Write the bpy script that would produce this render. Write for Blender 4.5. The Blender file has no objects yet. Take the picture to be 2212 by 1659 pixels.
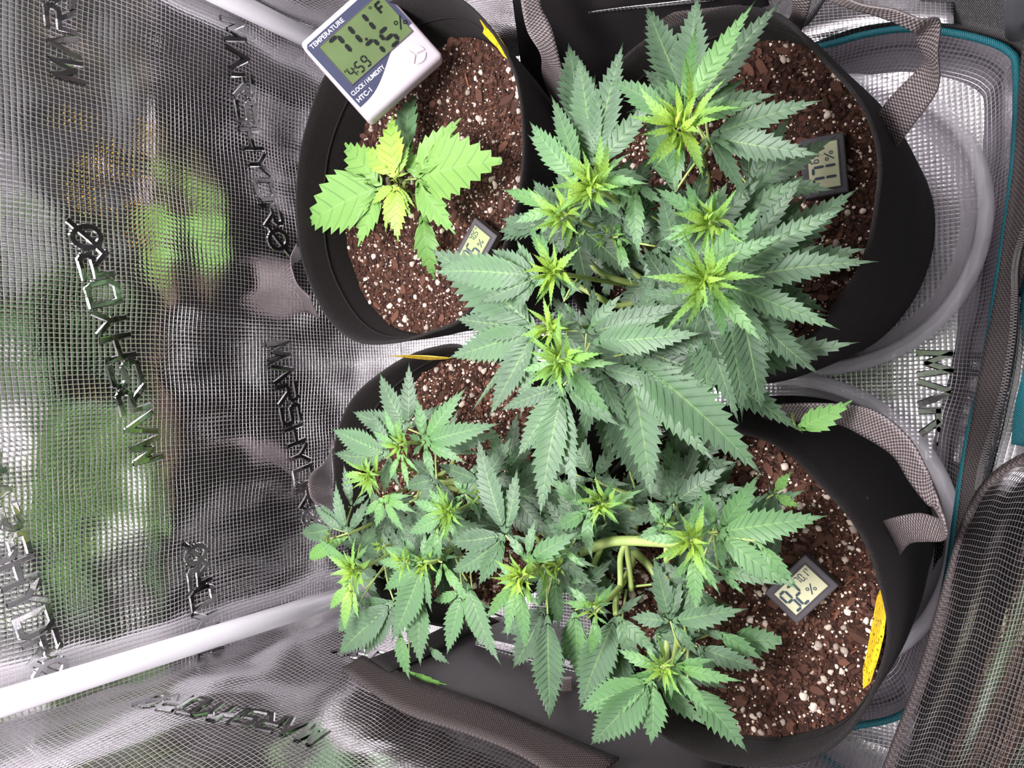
import bpy, bmesh, math, random
import numpy as np
from mathutils import Vector, Matrix, noise
R = random.Random(7)
SC = bpy.context.scene
COL = SC.collection
PI = math.pi

# ---------------------------------------------------------------- camera
FPX, CAMH = 1661.0, 0.85
_n = np.array([1077.0, -36.5]); _L = float(np.hypot(*_n)); _th = math.atan2(_L, FPX)
_e = _n / _L; _g = np.array([-_e[1], _e[0]])
_s, _c = math.sin(_th), math.cos(_th)
Fv = Vector((0, _s, -_c)); Dv = Vector((0, -_c, -_s)); Lv = Vector((-1, 0, 0))
def ray(px, py):
    a = (px-1106)*_e[0] + (py-829.5)*_e[1]
    b = (px-1106)*_g[0] + (py-829.5)*_g[1]
    return Fv*FPX + Dv*a + Lv*b
EYE = Vector((0, 0, CAMH))
def P(px, py, z):
    r = ray(px, py); return EYE + r*((z-CAMH)/r.z)
def Pplane(px, py, a, n):
    r = ray(px, py); return EYE + r*((a-EYE).dot(n)/r.dot(n))
cam = bpy.data.cameras.new('camera'); co = bpy.data.objects.new('camera', cam); COL.objects.link(co)
cam.sensor_width = 36; cam.lens = 36*FPX/2212; cam.clip_start = 0.01
ximg = (Dv*float(_e[0]) + Lv*float(_g[0])); yimg = -(Dv*float(_e[1]) + Lv*float(_g[1]))
M3 = Matrix((ximg, yimg, -Fv)).transposed()
co.matrix_world = Matrix.Translation(EYE) @ M3.to_4x4()
SC.camera = co

# ---------------------------------------------------------------- world, light, exposure
w = bpy.data.worlds.new('world'); SC.world = w; w.use_nodes = True
w.node_tree.nodes['Background'].inputs[0].default_value = (0.86, 0.84, 0.88, 1)
w.node_tree.nodes['Background'].inputs[1].default_value = 0.34
def area(name, loc, size, power, col, rot=(0, 0, 0)):
    l = bpy.data.lights.new(name, 'AREA'); l.shape = 'RECTANGLE'; l.size = size[0]; l.size_y = size[1]
    l.energy = power; l.color = col
    o = bpy.data.objects.new(name, l); COL.objects.link(o); o.location = loc; o.rotation_euler = rot
    return o
area('grow_light_glow', (0.05, 0.43, 1.12), (0.28, 0.28), 17.5, (1.0, 0.955, 0.985))
SC.view_settings.view_transform = 'Standard'; SC.view_settings.look = 'None'
SC.view_settings.exposure = 0.0; SC.view_settings.gamma = 1.0
SC.cycles.use_denoising = True
SC.cycles.max_bounces = 8; SC.cycles.transparent_max_bounces = 12

# ---------------------------------------------------------------- node helpers
def mat(name):
    m = bpy.data.materials.new(name); m.use_nodes = True
    return m, m.node_tree, m.node_tree.nodes['Principled BSDF']
def N(nt, t, **kw):
    n = nt.nodes.new(t)
    for k, v in kw.items(): setattr(n, k, v)
    return n
def val(nt, x, sock):
    if isinstance(x, (int, float)): sock.default_value = x
    elif isinstance(x, tuple): sock.default_value = x if len(x) == len(sock.default_value) else x + (1,)
    else: nt.links.new(x, sock)
def math_(nt, op, a, b=0.0, c=0.0):
    n = N(nt, 'ShaderNodeMath', operation=op); val(nt, a, n.inputs[0]); val(nt, b, n.inputs[1])
    if op in ('MULTIPLY_ADD', 'SMOOTH_MIN'): val(nt, c, n.inputs[2])
    return n.outputs[0]
def mixc(nt, f, a, b, typ='MIX'):
    n = N(nt, 'ShaderNodeMix', data_type='RGBA', blend_type=typ)
    val(nt, f, n.inputs[0]); val(nt, a, n.inputs[6]); val(nt, b, n.inputs[7]); return n.outputs[2]
def ramp(nt, f, st):
    n = N(nt, 'ShaderNodeValToRGB'); val(nt, f, n.inputs[0]); cr = n.color_ramp
    while len(cr.elements) < len(st): cr.elements.new(0.5)
    for e, (p, c) in zip(cr.elements, st): e.position = p; e.color = c if len(c) == 4 else c+(1,)
    return n.outputs[0]
def noise_(nt, vec, scale, detail=3, rough=.55, dist=0.0):
    n = N(nt, 'ShaderNodeTexNoise'); n.inputs['Scale'].default_value = scale; n.inputs['Detail'].default_value = detail
    n.inputs['Roughness'].default_value = rough; n.inputs['Distortion'].default_value = dist
    if vec is not None: nt.links.new(vec, n.inputs['Vector'])
    return n.outputs[0]
def bump(nt, b, h, strength=.5, dist=.001):
    n = N(nt, 'ShaderNodeBump'); n.inputs['Strength'].default_value = strength; n.inputs['Distance'].default_value = dist
    val(nt, h, n.inputs['Height']); nt.links.new(n.outputs[0], b.inputs['Normal'])
def coords(nt, k='Object'): return N(nt, 'ShaderNodeTexCoord').outputs[k]
def sep(nt, v):
    n = N(nt, 'ShaderNodeSeparateXYZ'); nt.links.new(v, n.inputs[0]); return n.outputs
MAT = {}

# diamond embossed reflective film with woven threads
def mylar(name, cell=0.0045, base=(.80, .79, .80), rough=.085, skew=0.0):
    m, nt, b = mat(name); uv = coords(nt, 'UV'); x, y, z = sep(nt, uv)
    wv = noise_(nt, uv, 9, 2)
    x = math_(nt, 'ADD', x, math_(nt, 'MULTIPLY', wv, .006)); y = math_(nt, 'ADD', y, math_(nt, 'MULTIPLY', noise_(nt, uv, 7, 2), .006))
    fx = math_(nt, 'ABSOLUTE', math_(nt, 'SUBTRACT', math_(nt, 'FRACT', math_(nt, 'DIVIDE', x, cell)), .5))
    fy = math_(nt, 'ABSOLUTE', math_(nt, 'SUBTRACT', math_(nt, 'FRACT', math_(nt, 'DIVIDE', y, cell*1.15)), .5))
    mx = math_(nt, 'MAXIMUM', fx, fy)
    line = math_(nt, 'SMOOTH_MIN', math_(nt, 'MULTIPLY', math_(nt, 'MAXIMUM', math_(nt, 'SUBTRACT', mx, .415), 0), 14), 1, .1)
    pil = math_(nt, 'MULTIPLY', math_(nt, 'ADD', math_(nt, 'MULTIPLY', fx, fx), math_(nt, 'MULTIPLY', fy, fy)), -1.3)
    h = math_(nt, 'ADD', math_(nt, 'MULTIPLY', line, .55), pil)
    h = math_(nt, 'ADD', h, math_(nt, 'MULTIPLY', noise_(nt, uv, 260, 2), .35))
    bump(nt, b, h, .34, .0009)
    col = mixc(nt, line, base, (.86, .82, .83))
    val(nt, col, b.inputs['Base Color'])
    val(nt, math_(nt, 'SUBTRACT', 1, math_(nt, 'MULTIPLY', line, .12)), b.inputs['Metallic'])
    val(nt, math_(nt, 'ADD', math_(nt, 'MULTIPLY', line, .25), rough), b.inputs['Roughness'])
    return m
MAT['wall'] = mylar('embossed_reflective_film')
MAT['floorfilm'] = mylar('embossed_reflective_floor_film', .0042, (.82, .80, .83), .2)
m, nt, b = mat('smooth_reflective_film'); b.inputs['Metallic'].default_value = 1; b.inputs['Roughness'].default_value = .1
b.inputs['Base Color'].default_value = (.62, .62, .62, 1); bump(nt, b, noise_(nt, coords(nt), 300, 2), .1, .0005); MAT['emboss'] = m

def plain(name, col, rough=.5, metal=0, spec=.5, bs=None, bd=.0004, bst=.3, var=0.0, sheen=0, coat=0):
    m, nt, b = mat(name)
    if var:
        val(nt, mixc(nt, noise_(nt, coords(nt), 35, 4), tuple(c*(1-var) for c in col), tuple(min(1, c*(1+var)) for c in col)), b.inputs['Base Color'])
    else: b.inputs['Base Color'].default_value = col + (1,)
    b.inputs['Roughness'].default_value = rough; b.inputs['Metallic'].default_value = metal; b.inputs['Specular IOR Level'].default_value = spec
    if sheen: b.inputs['Sheen Weight'].default_value = sheen
    if coat: b.inputs['Coat Weight'].default_value = coat
    if bs: bump(nt, b, noise_(nt, coords(nt), bs, 4), bst, bd)
    return m
# grow bag felt
m, nt, b = mat('black_felt'); oc = coords(nt)
f1 = noise_(nt, oc, 70, 5, .7); f2 = noise_(nt, oc, 900, 3, .7, 1.5)
fm = N(nt, 'ShaderNodeMapping'); nt.links.new(oc, fm.inputs[0]); fm.inputs['Scale'].default_value = (1, 1, .12)
f3 = noise_(nt, fm.outputs[0], 1500, 2, .6)
val(nt, mixc(nt, math_(nt, 'POWER', f2, 2.2), (.0012, .001, .001), (.070, .055, .055)), b.inputs['Base Color'])
b.inputs['Roughness'].default_value = .95; b.inputs['Sheen Weight'].default_value = .05; b.inputs['Specular IOR Level'].default_value = .15
bump(nt, b, math_(nt, 'ADD', f2, f3), 1, .0012); MAT['felt'] = m
# webbing / nylon with weave from UV (metres)
def weave(name, c0, c1, cell, rough=.55, bst=.8, diag=False, spec=.5, ratio=1.6):
    m, nt, b = mat(name); uv = coords(nt, 'UV'); x, y, z = sep(nt, uv)
    sx = math_(nt, 'SINE', math_(nt, 'MULTIPLY', x, 2*PI/cell))
    yy = math_(nt, 'ADD', y, math_(nt, 'MULTIPLY', x, .6)) if diag else y
    sy = math_(nt, 'SINE', math_(nt, 'MULTIPLY', yy, 2*PI/(cell*ratio)))
    h = math_(nt, 'MULTIPLY_ADD', math_(nt, 'MULTIPLY', sx, sy), .5, .5)
    h = math_(nt, 'ADD', h, math_(nt, 'MULTIPLY', noise_(nt, uv, 400, 3), .5))
    val(nt, mixc(nt, math_(nt, 'MULTIPLY', math_(nt, 'POWER', math_(nt, 'MULTIPLY', h, .7), 2.0), 1.2), c0, c1), b.inputs['Base Color'])  # pale dots put the highlights of the weave into the colour
    b.inputs['Roughness'].default_value = rough; b.inputs['Specular IOR Level'].default_value = spec
    bump(nt, b, h, bst, .0006); return m
MAT['webbing'] = weave('grey_brown_webbing', (.014, .011, .011), (.30, .25, .25), .0030, .42, 1.0)
MAT['binding'] = weave('dark_binding_tape', (.014, .011, .011), (.10, .078, .076), .0028, .6, .7, True, .3)
MAT['nylon'] = weave('black_nylon_cloth', (.02, .017, .018), (.075, .062, .066), .0012, .45, .35)
MAT['nylon_dark'] = weave('deep_black_nylon', (.004, .0035, .004), (.022, .018, .02), .0016, .4, .4)
MAT['teal'] = weave('teal_binding_tape', (.0, .055, .075), (.01, .26, .31), .0018, .5, .7)
MAT['velcro'] = weave('black_hook_tape', (.004, .004, .004), (.05, .042, .042), .0022, .7, 1.0, True, .25)
MAT['ground'] = plain('dark_ground', (.012, .011, .012), .8, bs=80, var=.4)
MAT['pole'] = plain('white_pole_paint', (.74, .72, .77), .32, var=.02, bs=20, bst=.05)
MAT['white_plastic'] = plain('white_plastic', (.42, .38, .42), .55, bs=900, bst=.06, bd=.0003)
MAT['navy'] = plain('navy_face_print', (.035, .04, .075), .4, spec=.12)
MAT['print'] = plain('white_print', (.7, .7, .74), .4)
MAT['lcd'] = plain('lcd_glass_green', (.085, .125, .05), .4, var=.2, spec=.1)
MAT['lcd_pale'] = plain('lcd_glass_pale', (.50, .50, .33), .5, spec=.08)
MAT['lcd_soft'] = plain('lcd_glass_soft_green', (.30, .36, .17), .5, spec=.08)
MAT['digit'] = plain('lcd_segment_black', (.006, .008, .008), .5, spec=.1)
MAT['digit2'] = plain('lcd_segment_grey', (.05, .07, .09), .5, spec=.08)
MAT['device'] = plain('charcoal_plastic', (.05, .045, .052), .6, bs=2500, bst=.4, bd=.0002)
MAT['wire'] = plain('coated_wire', (.16, .13, .12), .3, .6)
MAT['teeth'] = plain('zipper_teeth', (.12, .11, .11), .3, .8)
# yellow card
m, nt, b = mat('yellow_card'); oc = coords(nt)
st = ramp(nt, noise_(nt, oc, 380, 4, .7), [(.36, (.02, .012, .0)), (.47, (.80, .52, .02)), (1, (.88, .60, .03))])
val(nt, st, b.inputs['Base Color']); b.inputs['Roughness'].default_value = .35; MAT['yellow'] = m
# soil
m, nt, b = mat('dark_potting_mix'); oc = coords(nt)
val(nt, ramp(nt, noise_(nt, oc, 260, 6, .75), [(.34, (.008, .003, .002)), (.5, (.060, .020, .011)), (.60, (.16, .058, .030)), (.75, (.30, .13, .07))]), b.inputs['Base Color'])
b.inputs['Roughness'].default_value = .9; bump(nt, b, noise_(nt, oc, 500, 5, .75), 1, .003); MAT['soil'] = m
def chipmat(name, a, c, sc=120):
    m, nt, b = mat(name); oi = N(nt, 'ShaderNodeObjectInfo').outputs['Random']
    col = mixc(nt, noise_(nt, coords(nt), sc, 4, .7), a, c)
    v = math_(nt, 'MULTIPLY_ADD', oi, .9, .5)
    n = N(nt, 'ShaderNodeVectorMath', operation='SCALE'); nt.links.new(col, n.inputs[0]); nt.links.new(v, n.inputs['Scale'])
    nt.links.new(n.outputs[0], b.inputs['Base Color']); b.inputs['Roughness'].default_value = .85
    bump(nt, b, noise_(nt, coords(nt), 900, 4, .7), .6, .0008); return m
MAT['perlite'] = chipmat('perlite_grain', (.62, .47, .37), (.86, .76, .66))
MAT['bark'] = chipmat('bark_piece', (.010, .005, .004), (.24, .10, .062), 60)
MAT['fibre'] = chipmat('coir_fibre', (.10, .03, .015), (.30, .12, .06), 200)
# leaf: tone attribute 0 old blue green .. 1 yellow new growth
m, nt, b = mat('leaf_tissue'); uv = coords(nt, 'UV'); x, y, z = sep(nt, uv)
at = N(nt, 'ShaderNodeAttribute', attribute_name='tone'); tone = at.outputs['Fac']
nz = noise_(nt, coords(nt), 60, 4, .6); oi = N(nt, 'ShaderNodeObjectInfo').outputs['Random']
t2 = math_(nt, 'ADD', tone, math_(nt, 'MULTIPLY', math_(nt, 'SUBTRACT', nz, .5), .22))
t2 = math_(nt, 'ADD', t2, math_(nt, 'MULTIPLY', math_(nt, 'SUBTRACT', oi, .5), .12))
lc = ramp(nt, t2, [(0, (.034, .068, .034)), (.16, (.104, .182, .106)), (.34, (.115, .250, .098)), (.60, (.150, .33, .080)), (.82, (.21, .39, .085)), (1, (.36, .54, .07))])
vein = math_(nt, 'ABSOLUTE', math_(nt, 'SUBTRACT', math_(nt, 'FRACT', y), .5))
vm = math_(nt, 'MAXIMUM', math_(nt, 'MULTIPLY', math_(nt, 'SUBTRACT', .085, vein), 11), 0)
mid = math_(nt, 'MAXIMUM', math_(nt, 'MULTIPLY', math_(nt, 'SUBTRACT', .06, math_(nt, 'ABSOLUTE', x)), 18), 0)
lc = mixc(nt, math_(nt, 'MINIMUM', math_(nt, 'MULTIPLY', vm, .85), .7), lc, mixc(nt, .6, lc, (.01, .05, .02)))  # side veins darkened in the colour, as shade in the grooves
lc = mixc(nt, math_(nt, 'MINIMUM', mid, .5), lc, (.24, .40, .13))
val(nt, lc, b.inputs['Base Color']); b.inputs['Roughness'].default_value = .46; b.inputs['Specular IOR Level'].default_value = .40
bump(nt, b, math_(nt, 'ADD', math_(nt, 'MULTIPLY', vm, -.6), math_(nt, 'MULTIPLY', noise_(nt, coords(nt), 700, 3), .4)), .5, .0005)
tr = N(nt, 'ShaderNodeBsdfTranslucent'); nt.links.new(mixc(nt, .5, lc, (.25, .6, .03)), tr.inputs[0])
mx = N(nt, 'ShaderNodeMixShader'); mx.inputs[0].default_value = .22
nt.links.new(b.outputs[0], mx.inputs[1]); nt.links.new(tr.outputs[0], mx.inputs[2])
nt.links.new(mx.outputs[0], nt.nodes['Material Output'].inputs[0]); MAT['leaf'] = m
m, nt, b = mat('green_stem'); val(nt, mixc(nt, noise_(nt, coords(nt), 90, 4), (.16, .26, .06), (.42, .50, .17)), b.inputs['Base Color'])
b.inputs['Roughness'].default_value = .5; MAT['stem'] = m
# clear saucer plastic
def clear(name, tf, col):
    m, nt, b = mat(name); b.inputs['Base Color'].default_value = col; b.inputs['Roughness'].default_value = .18; b.inputs['Coat Weight'].default_value = .5
    t = N(nt, 'ShaderNodeBsdfTransparent'); t.inputs[0].default_value = (.95, .94, .96, 1)
    mx = N(nt, 'ShaderNodeMixShader'); val(nt, math_(nt, 'MULTIPLY_ADD', noise_(nt, coords(nt), 25, 3), .25, tf-.12), mx.inputs[0])
    nt.links.new(t.outputs[0], mx.inputs[1]); nt.links.new(b.outputs[0], mx.inputs[2])
    nt.links.new(mx.outputs[0], nt.nodes['Material Output'].inputs[0]); return m
MAT['saucer'] = clear('clear_plastic', .24, (.80, .76, .80, 1)); MAT['saucer_lip'] = clear('clear_plastic_lip', .56, (.93, .90, .95, 1))

# ---------------------------------------------------------------- object helpers
def link(name, me, parent=None, m=None):
    if m is not None and not me.materials: me.materials.append(MAT[m])
    o = bpy.data.objects.new(name, me); COL.objects.link(o)
    if parent is not None: o.parent = parent
    return o
def mesh(name, vs, fs, m=None, uvs=None, smooth=True, parent=None, tone=None):
    me = bpy.data.meshes.new(name); me.from_pydata([tuple(v) for v in vs], [], fs)
    if uvs is not None:
        ul = me.uv_layers.new(name='UVMap')
        vi = np.zeros(len(me.loops), dtype=np.int32); me.loops.foreach_get('vertex_index', vi)
        ul.data.foreach_set('uv', np.asarray(uvs, dtype=np.float32)[vi].ravel())
    if tone is not None:
        a = me.attributes.new('tone', 'FLOAT', 'POINT'); a.data.foreach_set('value', np.asarray(tone, dtype=np.float32))
    if smooth: me.polygons.foreach_set('use_smooth', [True]*len(me.polygons))
    me.update(); return link(name, me, parent, m)
def tag(o, label=None, cat=None, group=None, kind=None):
    if label: o['label'] = label
    if cat: o['category'] = cat
    if group: o['group'] = group
    if kind: o['kind'] = kind
    return o
def empty(name, loc=(0, 0, 0)):
    o = bpy.data.objects.new(name, None); o.empty_display_size = .02; COL.objects.link(o); o.location = loc
    bpy.context.view_layer.update() if False else None
    return o
def cr(pts, n):
    """Catmull-Rom through points (tuples of equal length)"""
    p = [np.array(q, dtype=float) for q in pts]; p = [2*p[0]-p[1]] + p + [2*p[-1]-p[-2]]; out = []
    for i in range(1, len(p)-2):
        for k in range(n):
            t = k/n
            out.append(.5*((2*p[i]) + (p[i+1]-p[i-1])*t + (2*p[i-1]-5*p[i]+4*p[i+1]-p[i+2])*t*t + (3*p[i]-p[i-1]-3*p[i+1]+p[i+2])*t**3))
    out.append(p[-2]); return out
def tube(name, pts, rad, m, parent=None, n=8, seg=6, close_=False, raw=False):
    q = [Vector(a[:3]) for a in (cr([tuple(p) for p in pts], seg) if seg > 1 else pts)]
    rr = rad if callable(rad) else (lambda t: rad)
    vs, fs, uv = [], [], []; up = Vector((0, 0, 1)); s = 0
    for i, c in enumerate(q):
        d = (q[min(i+1, len(q)-1)] - q[max(i-1, 0)]).normalized()
        a = d.cross(up if abs(d.z) < .95 else Vector((1, 0, 0))).normalized(); b2 = a.cross(d)
        if i: s += (q[i]-q[i-1]).length
        for k in range(n):
            t = 2*PI*k/n; r = rr(i/(len(q)-1)); vs.append(c + a*math.cos(t)*r + b2*math.sin(t)*r); uv.append((s, r*t))
    for i in range(len(q)-1):
        for k in range(n):
            fs.append((i*n+k, i*n+(k+1) % n, (i+1)*n+(k+1) % n, (i+1)*n+k))
    fs.append(tuple(range(n))[::-1]); fs.append(tuple((len(q)-1)*n+k for k in range(n)))
    if raw: return vs, fs
    return mesh(name, vs, fs, m, uv, True, parent)
def strap(name, secs, m, parent=None, seg=6, cols=4, th=.0012, flip=False):
    """secs: list of (left point, right point)"""
    A = cr([tuple(a)+tuple(b) for a, b in secs], seg); vs, uv, fs = [], [], []; s = 0
    for i, r in enumerate(A):
        a, b2 = Vector(r[:3]), Vector(r[3:])
        if i: s += ((a+b2)/2 - pm).length
        pm = (a+b2)/2; wd = (b2-a).length
        for k in range(cols+1): vs.append(a.lerp(b2, k/cols)); uv.append((s, wd*k/cols))
    n = len(A); c1 = cols+1
    for i in range(n-1):
        for k in range(cols): fs.append((i*c1+k, i*c1+k+1, (i+1)*c1+k+1, (i+1)*c1+k))
    o = mesh(name, vs, fs, m, uv, True, parent)
    md = o.modifiers.new('thickness', 'SOLIDIFY'); md.thickness = th; md.offset = 0
    return o
def pxs(rows):
    """(pxL,pyL,zL,pxR,pyR,zR) rows -> world sections"""
    return [(P(*r[:3]), P(*r[3:6])) for r in rows]
def box_bm(sx, sy, sz, bev=0.0, seg=2):
    bm = bmesh.new(); bmesh.ops.create_cube(bm, size=1); bmesh.ops.scale(bm, vec=(sx, sy, sz), verts=bm.verts)
    if bev: bmesh.ops.bevel(bm, geom=bm.edges[:], offset=bev, segments=seg, affect='EDGES', profile=.5)
    return bm
def bmobj(name, bm, m, parent=None, mw=None, smooth=False):
    me = bpy.data.meshes.new(name); bm.to_mesh(me); bm.free()
    if smooth: me.polygons.foreach_set('use_smooth', [True]*len(me.polygons))
    if mw is not None: me.transform(mw)
    return link(name, me, parent, m)

# ---------------------------------------------------------------- tent shell
BL, BR, FL, FR = Vector((-.285, .755, 0)), Vector((.455, .74, 0)), Vector((-.385, .05, 0)), Vector((.405, -.05, 0))
TOP = 1.32
def wave(u, z, k, amp=.008):
    return amp*noise.noise(Vector((u*4.2+k*7, z*3.0, k))) + amp*.5*noise.noise(Vector((u*11+k, z*8, k+3))) + amp*.55*noise.noise(Vector((u*1.6+k, z*12, k+8))) + amp*.16*noise.noise(Vector((u*30+k, z*20, k+5)))
class Wall:
    def __init__(s, a, b, k, amp=.008):
        s.a, s.b, s.k, s.amp = a, b, k, amp; s.d = (b-a).normalized(); s.len = (b-a).length
        s.n = Vector((-s.d.y, s.d.x, 0))
        if s.n.dot(Vector((.05, .35, 0))-a) < 0: s.n = -s.n     # inwards
    def pt(s, u, z, off=0.0):
        return s.a + s.d*u + Vector((0, 0, z)) + s.n*(wave(u, z, s.k, s.amp) + off)
    def uz(s, px, py):
        q = Pplane(px, py, s.a, s.n); return (q-s.a).dot(s.d), q.z
    def at(s, px, py, off=0.0):
        u, z = s.uz(px, py); return s.pt(u, z, off)
    def build(s, name, z0=-.01, nu=110, nz=170):
        vs, uv, fs = [], [], []
        for j in range(nz+1):
            z = z0 + (TOP-z0)*j/nz
            for i in range(nu+1):
                u = -.01 + (s.len+.02)*i/nu; vs.append(s.pt(u, z)); uv.append((u, z))
        for j in range(nz):
            for i in range(nu): a = j*(nu+1)+i; fs.append((a, a+1, a+nu+2, a+nu+1))
        return tag(mesh(name, vs, fs, 'wall', uv), kind='structure')
WB, WL, WR = Wall(BL, BR, 1, .012), Wall(FL, BL, 2, .013), Wall(FR, BR, 4, .008)
wb = WB.build('wall_back'); wl = WL.build('wall_left'); wr = WR.build('wall_right')
tag(wb, 'silver embossed reflective tent wall behind the pots')
tag(wl, 'silver embossed reflective tent wall at the bottom of the photo')
tag(wr, 'reflective tent wall at the top of the photo')
def quad(name, pts, m, n=40, amp=.002, kind='structure', label=None, k=0):
    vs, uv, fs = [], [], []; a, b2, c, d = [Vector(p) for p in pts]
    for j in range(n+1):
        for i in range(n+1):
            q = a.lerp(b2, i/n).lerp(d.lerp(c, i/n), j/n); q.z += amp*noise.noise(Vector((q.x*9, q.y*9, k))) + amp*.6*noise.noise(Vector((q.x*26, q.y*26, k+2)))
            vs.append(q); uv.append((q.x, q.y))
    for j in range(n):
        for i in range(n): t = j*(n+1)+i; fs.append((t, t+1, t+n+2, t+n+1))
    return tag(mesh(name, vs, fs, m, uv), label=label, kind=kind)
quad('ceiling', [(-.45, -.05, TOP), (.5, -.05, TOP), (.5, .8, TOP), (-.45, .8, TOP)], 'wall', 10)
quad('floor', [(-.9, -.7, -.022), (.9, -.7, -.022), (.9, .9, -.022), (-.9, .9, -.022)], 'ground', 20, .001)
tag(bpy.data.objects['floor'], 'dark floor under the tent')
# upper front above the door opening
fw = Wall(FL, FR, 9, .006)
vs, uv, fs = [], [], []
for j in range(21):
    for i in range(41): u = fw.len*i/40; z = 1.0+.32*j/20; vs.append(fw.pt(u, z)); uv.append((u, z))
for j in range(20):
    for i in range(40): a = j*41+i; fs.append((a, a+1, a+42, a+41))
tag(mesh('wall_front', vs, fs, 'wall', uv), 'reflective tent wall above the open door', kind='structure')

# raised lettering pressed into the film (stroke letters on a 0..1 grid)
LET = {'M': [[(0, 0), (.12, 1), (.5, .25), (.88, 1), (1, 0)]], 'A': [[(0, 0), (.5, 1), (1, 0)]],
 'R': [[(0, 0), (0, .55), (.85, .55), (1, .7), (1, .9), (.85, 1), (0, 1)], [(.5, .5), (1, 0)]],
 'S': [[(0, 0), (.9, 0), (1, .15), (1, .42), (.85, .52), (.15, .52), (0, .65), (0, .88), (.12, 1), (1, 1)]],
 'H': [[(0, 0), (0, 1)], [(1, 0), (1, 1)], [(0, .5), (1, .5)]], 'Y': [[(0, 1), (.5, .5), (1, 1)], [(.5, .5), (.5, 0)]],
 'D': [[(0, 0), (.8, 0), (1, .2), (1, .8), (.8, 1), (0, 1), (0, 0)]],
 'O': [[(.5+.5*math.cos(t*PI/8), .5+.5*math.sin(t*PI/8)) for t in range(17)], [(-.3, .1), (.45, .45), (1.3, .95)]]}
def emboss(name, wall, start, end, text='MARSHYDRO', hpx=45, parent=None, kscale=1.0):
    """text runs from pixel start to pixel end on the wall surface; letter tops to the left of travel in wall space"""
    u0, z0 = wall.uz(*start) if wall else (0, 0); u1, z1 = wall.uz(*end) if wall else (0, 0)
    if wall is None:
        a, b2 = P(*start, 0), P(*end, 0); u0, z0, u1, z1 = a.x, a.y, b2.x, b2.y
    dx, dz = u1-u0, z1-z0; L = math.hypot(dx, dz); dx /= L; dz /= L; tx, tz = (-dz, dx) if kscale > 0 else (dz, -dx)
    step = L/len(text); lw = step*.74; lh = abs(kscale)*.027; t = .0027
    vs, fs, uv = [], [], []
    for ci, ch in enumerate(text):
        for st in LET[ch]:
            for (a, b2) in zip(st, st[1:]):
                p = [(ci*step + q[0]*lw, q[1]*lh) for q in (a, b2)]
                d = (p[1][0]-p[0][0], p[1][1]-p[0][1]); l = math.hypot(*d) or 1; d = (d[0]/l, d[1]/l); n = (-d[1]*t, d[0]*t)
                base = len(vs)
                for k in range(3):
                    f = k/2; cx = p[0][0]+(p[1][0]-p[0][0])*f + d[0]*t*(k-1)*.9; cy = p[0][1]+(p[1][1]-p[0][1])*f + d[1]*t*(k-1)*.9
                    for sgn, off in ((-1.25, .0003), (-.8, .0017), (.8, .0017), (1.25, .0003)):
                        xx, yy = cx+n[0]*sgn, cy+n[1]*sgn
                        U, Z = u0+dx*xx+tx*yy, z0+dz*xx+tz*yy
                        vs.append(wall.pt(U, Z, off) if wall else Vector((U, Z, .002+off))); uv.append((U, Z))
                for k in range(2):
                    for j in range(3): q = base+k*4+j; fs.append((q, q+1, q+5, q+4))
    return mesh(name, vs, fs, 'emboss', uv, False, parent)
EMB = [(WB, (478, 40), (585, 555), 1), (WB, (345, 985), (205, 470), 1), (WB, (578, 745), (660, 1150), 1), (WB, (185, 175), (120, -330), 1),
       (WB, (-75, 1000), (85, 1500), 1), (WB, (505, 1560), (445, 1160), 1), (WL, (705, 1590), (330, 1500), 1), (WL, (1040, 1450), (740, 1395), 1)]
for (wl_, a, b2, k) in EMB:
    t = 'MARSHYDRO' if k else 'MAR'
    emboss('raised_lettering', wl_, a, b2, t, parent={WB: wb, WL: wl}[wl_], kscale=k)

# poles
def pole(a, b2, r, label):
    o = tube('tent_pole', [a, (Vector(a)+Vector(b2))/2, b2], r, 'pole', n=20, seg=2)
    return tag(o, label, 'pole', 'white tent poles')
def pole_through(p1, p2, y):
    q = []
    for px in (p1, p2): q.append(Pplane(px[0], px[1], Vector((0, y, 0)), Vector((0, 1, 0))))
    d = (q[1]-q[0]).normalized()
    return q[0]-d*((q[0].z-TOP)/d.z), q[0]-d*((q[0].z)/d.z)
a, b2 = pole_through((200, 1457), (850, 1254), .725); pole(a, b2, .0118, 'white round corner pole running across the lower left of the tent')
a, b2 = pole_through((497, 0), (660, 80), .715); pole(a, b2, .0118, 'white round corner pole behind the thermometer')
b2 = P(2199, 92, .0); pole((b2.x+.012, b2.y-.004, 1.3), (b2.x, b2.y, .0), .0105, 'short piece of white pole in the top right corner')

# tray liner with teal trim
RIM = [(1480, 190), (1600, 140), (1780, 98), (1870, 74), (1960, 62), (2050, 70), (2130, 88), (2180, 112), (2196, 150), (2194, 300), (2182, 430), (2163, 560), (2142, 700),
       (2120, 830), (2098, 920), (2080, 1020), (2066, 1120), (2050, 1230), (2020, 1370), (1985, 1490), (1960, 1535), (1915, 1556), (1850, 1568), (1700, 1598), (1400, 1680)]
rim = [Vector(q) for q in cr([tuple(P(a, b2, .046)) for a, b2 in RIM], 5)]
tray = empty('floor_tray'); tag(tray, 'reflective floor tray with teal trimmed edge under the pots', 'tray')
cen = Vector((.03, .38, 0)); vs, uv, fs = [], [], []; s = 0
for i, q in enumerate(rim):
    if i: s += (q-rim[i-1]).length
    inn = (cen-q); inn.z = 0; inn.normalize()
    for k in range(6):
        f = k/5; o_ = .024*f*f + .006*f
        p = q + inn*(o_ + .003*noise.noise(Vector((s*22, f*2, 5))))*1.0; p.z = .046*(1-f)**1.4 + .0012
        vs.append(p); uv.append((s, .06*f))
n = len(rim)
for i in range(n-1):
    for k in range(5): q = i*6+k; fs.append((q, q+1, q+7, q+6))
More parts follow.
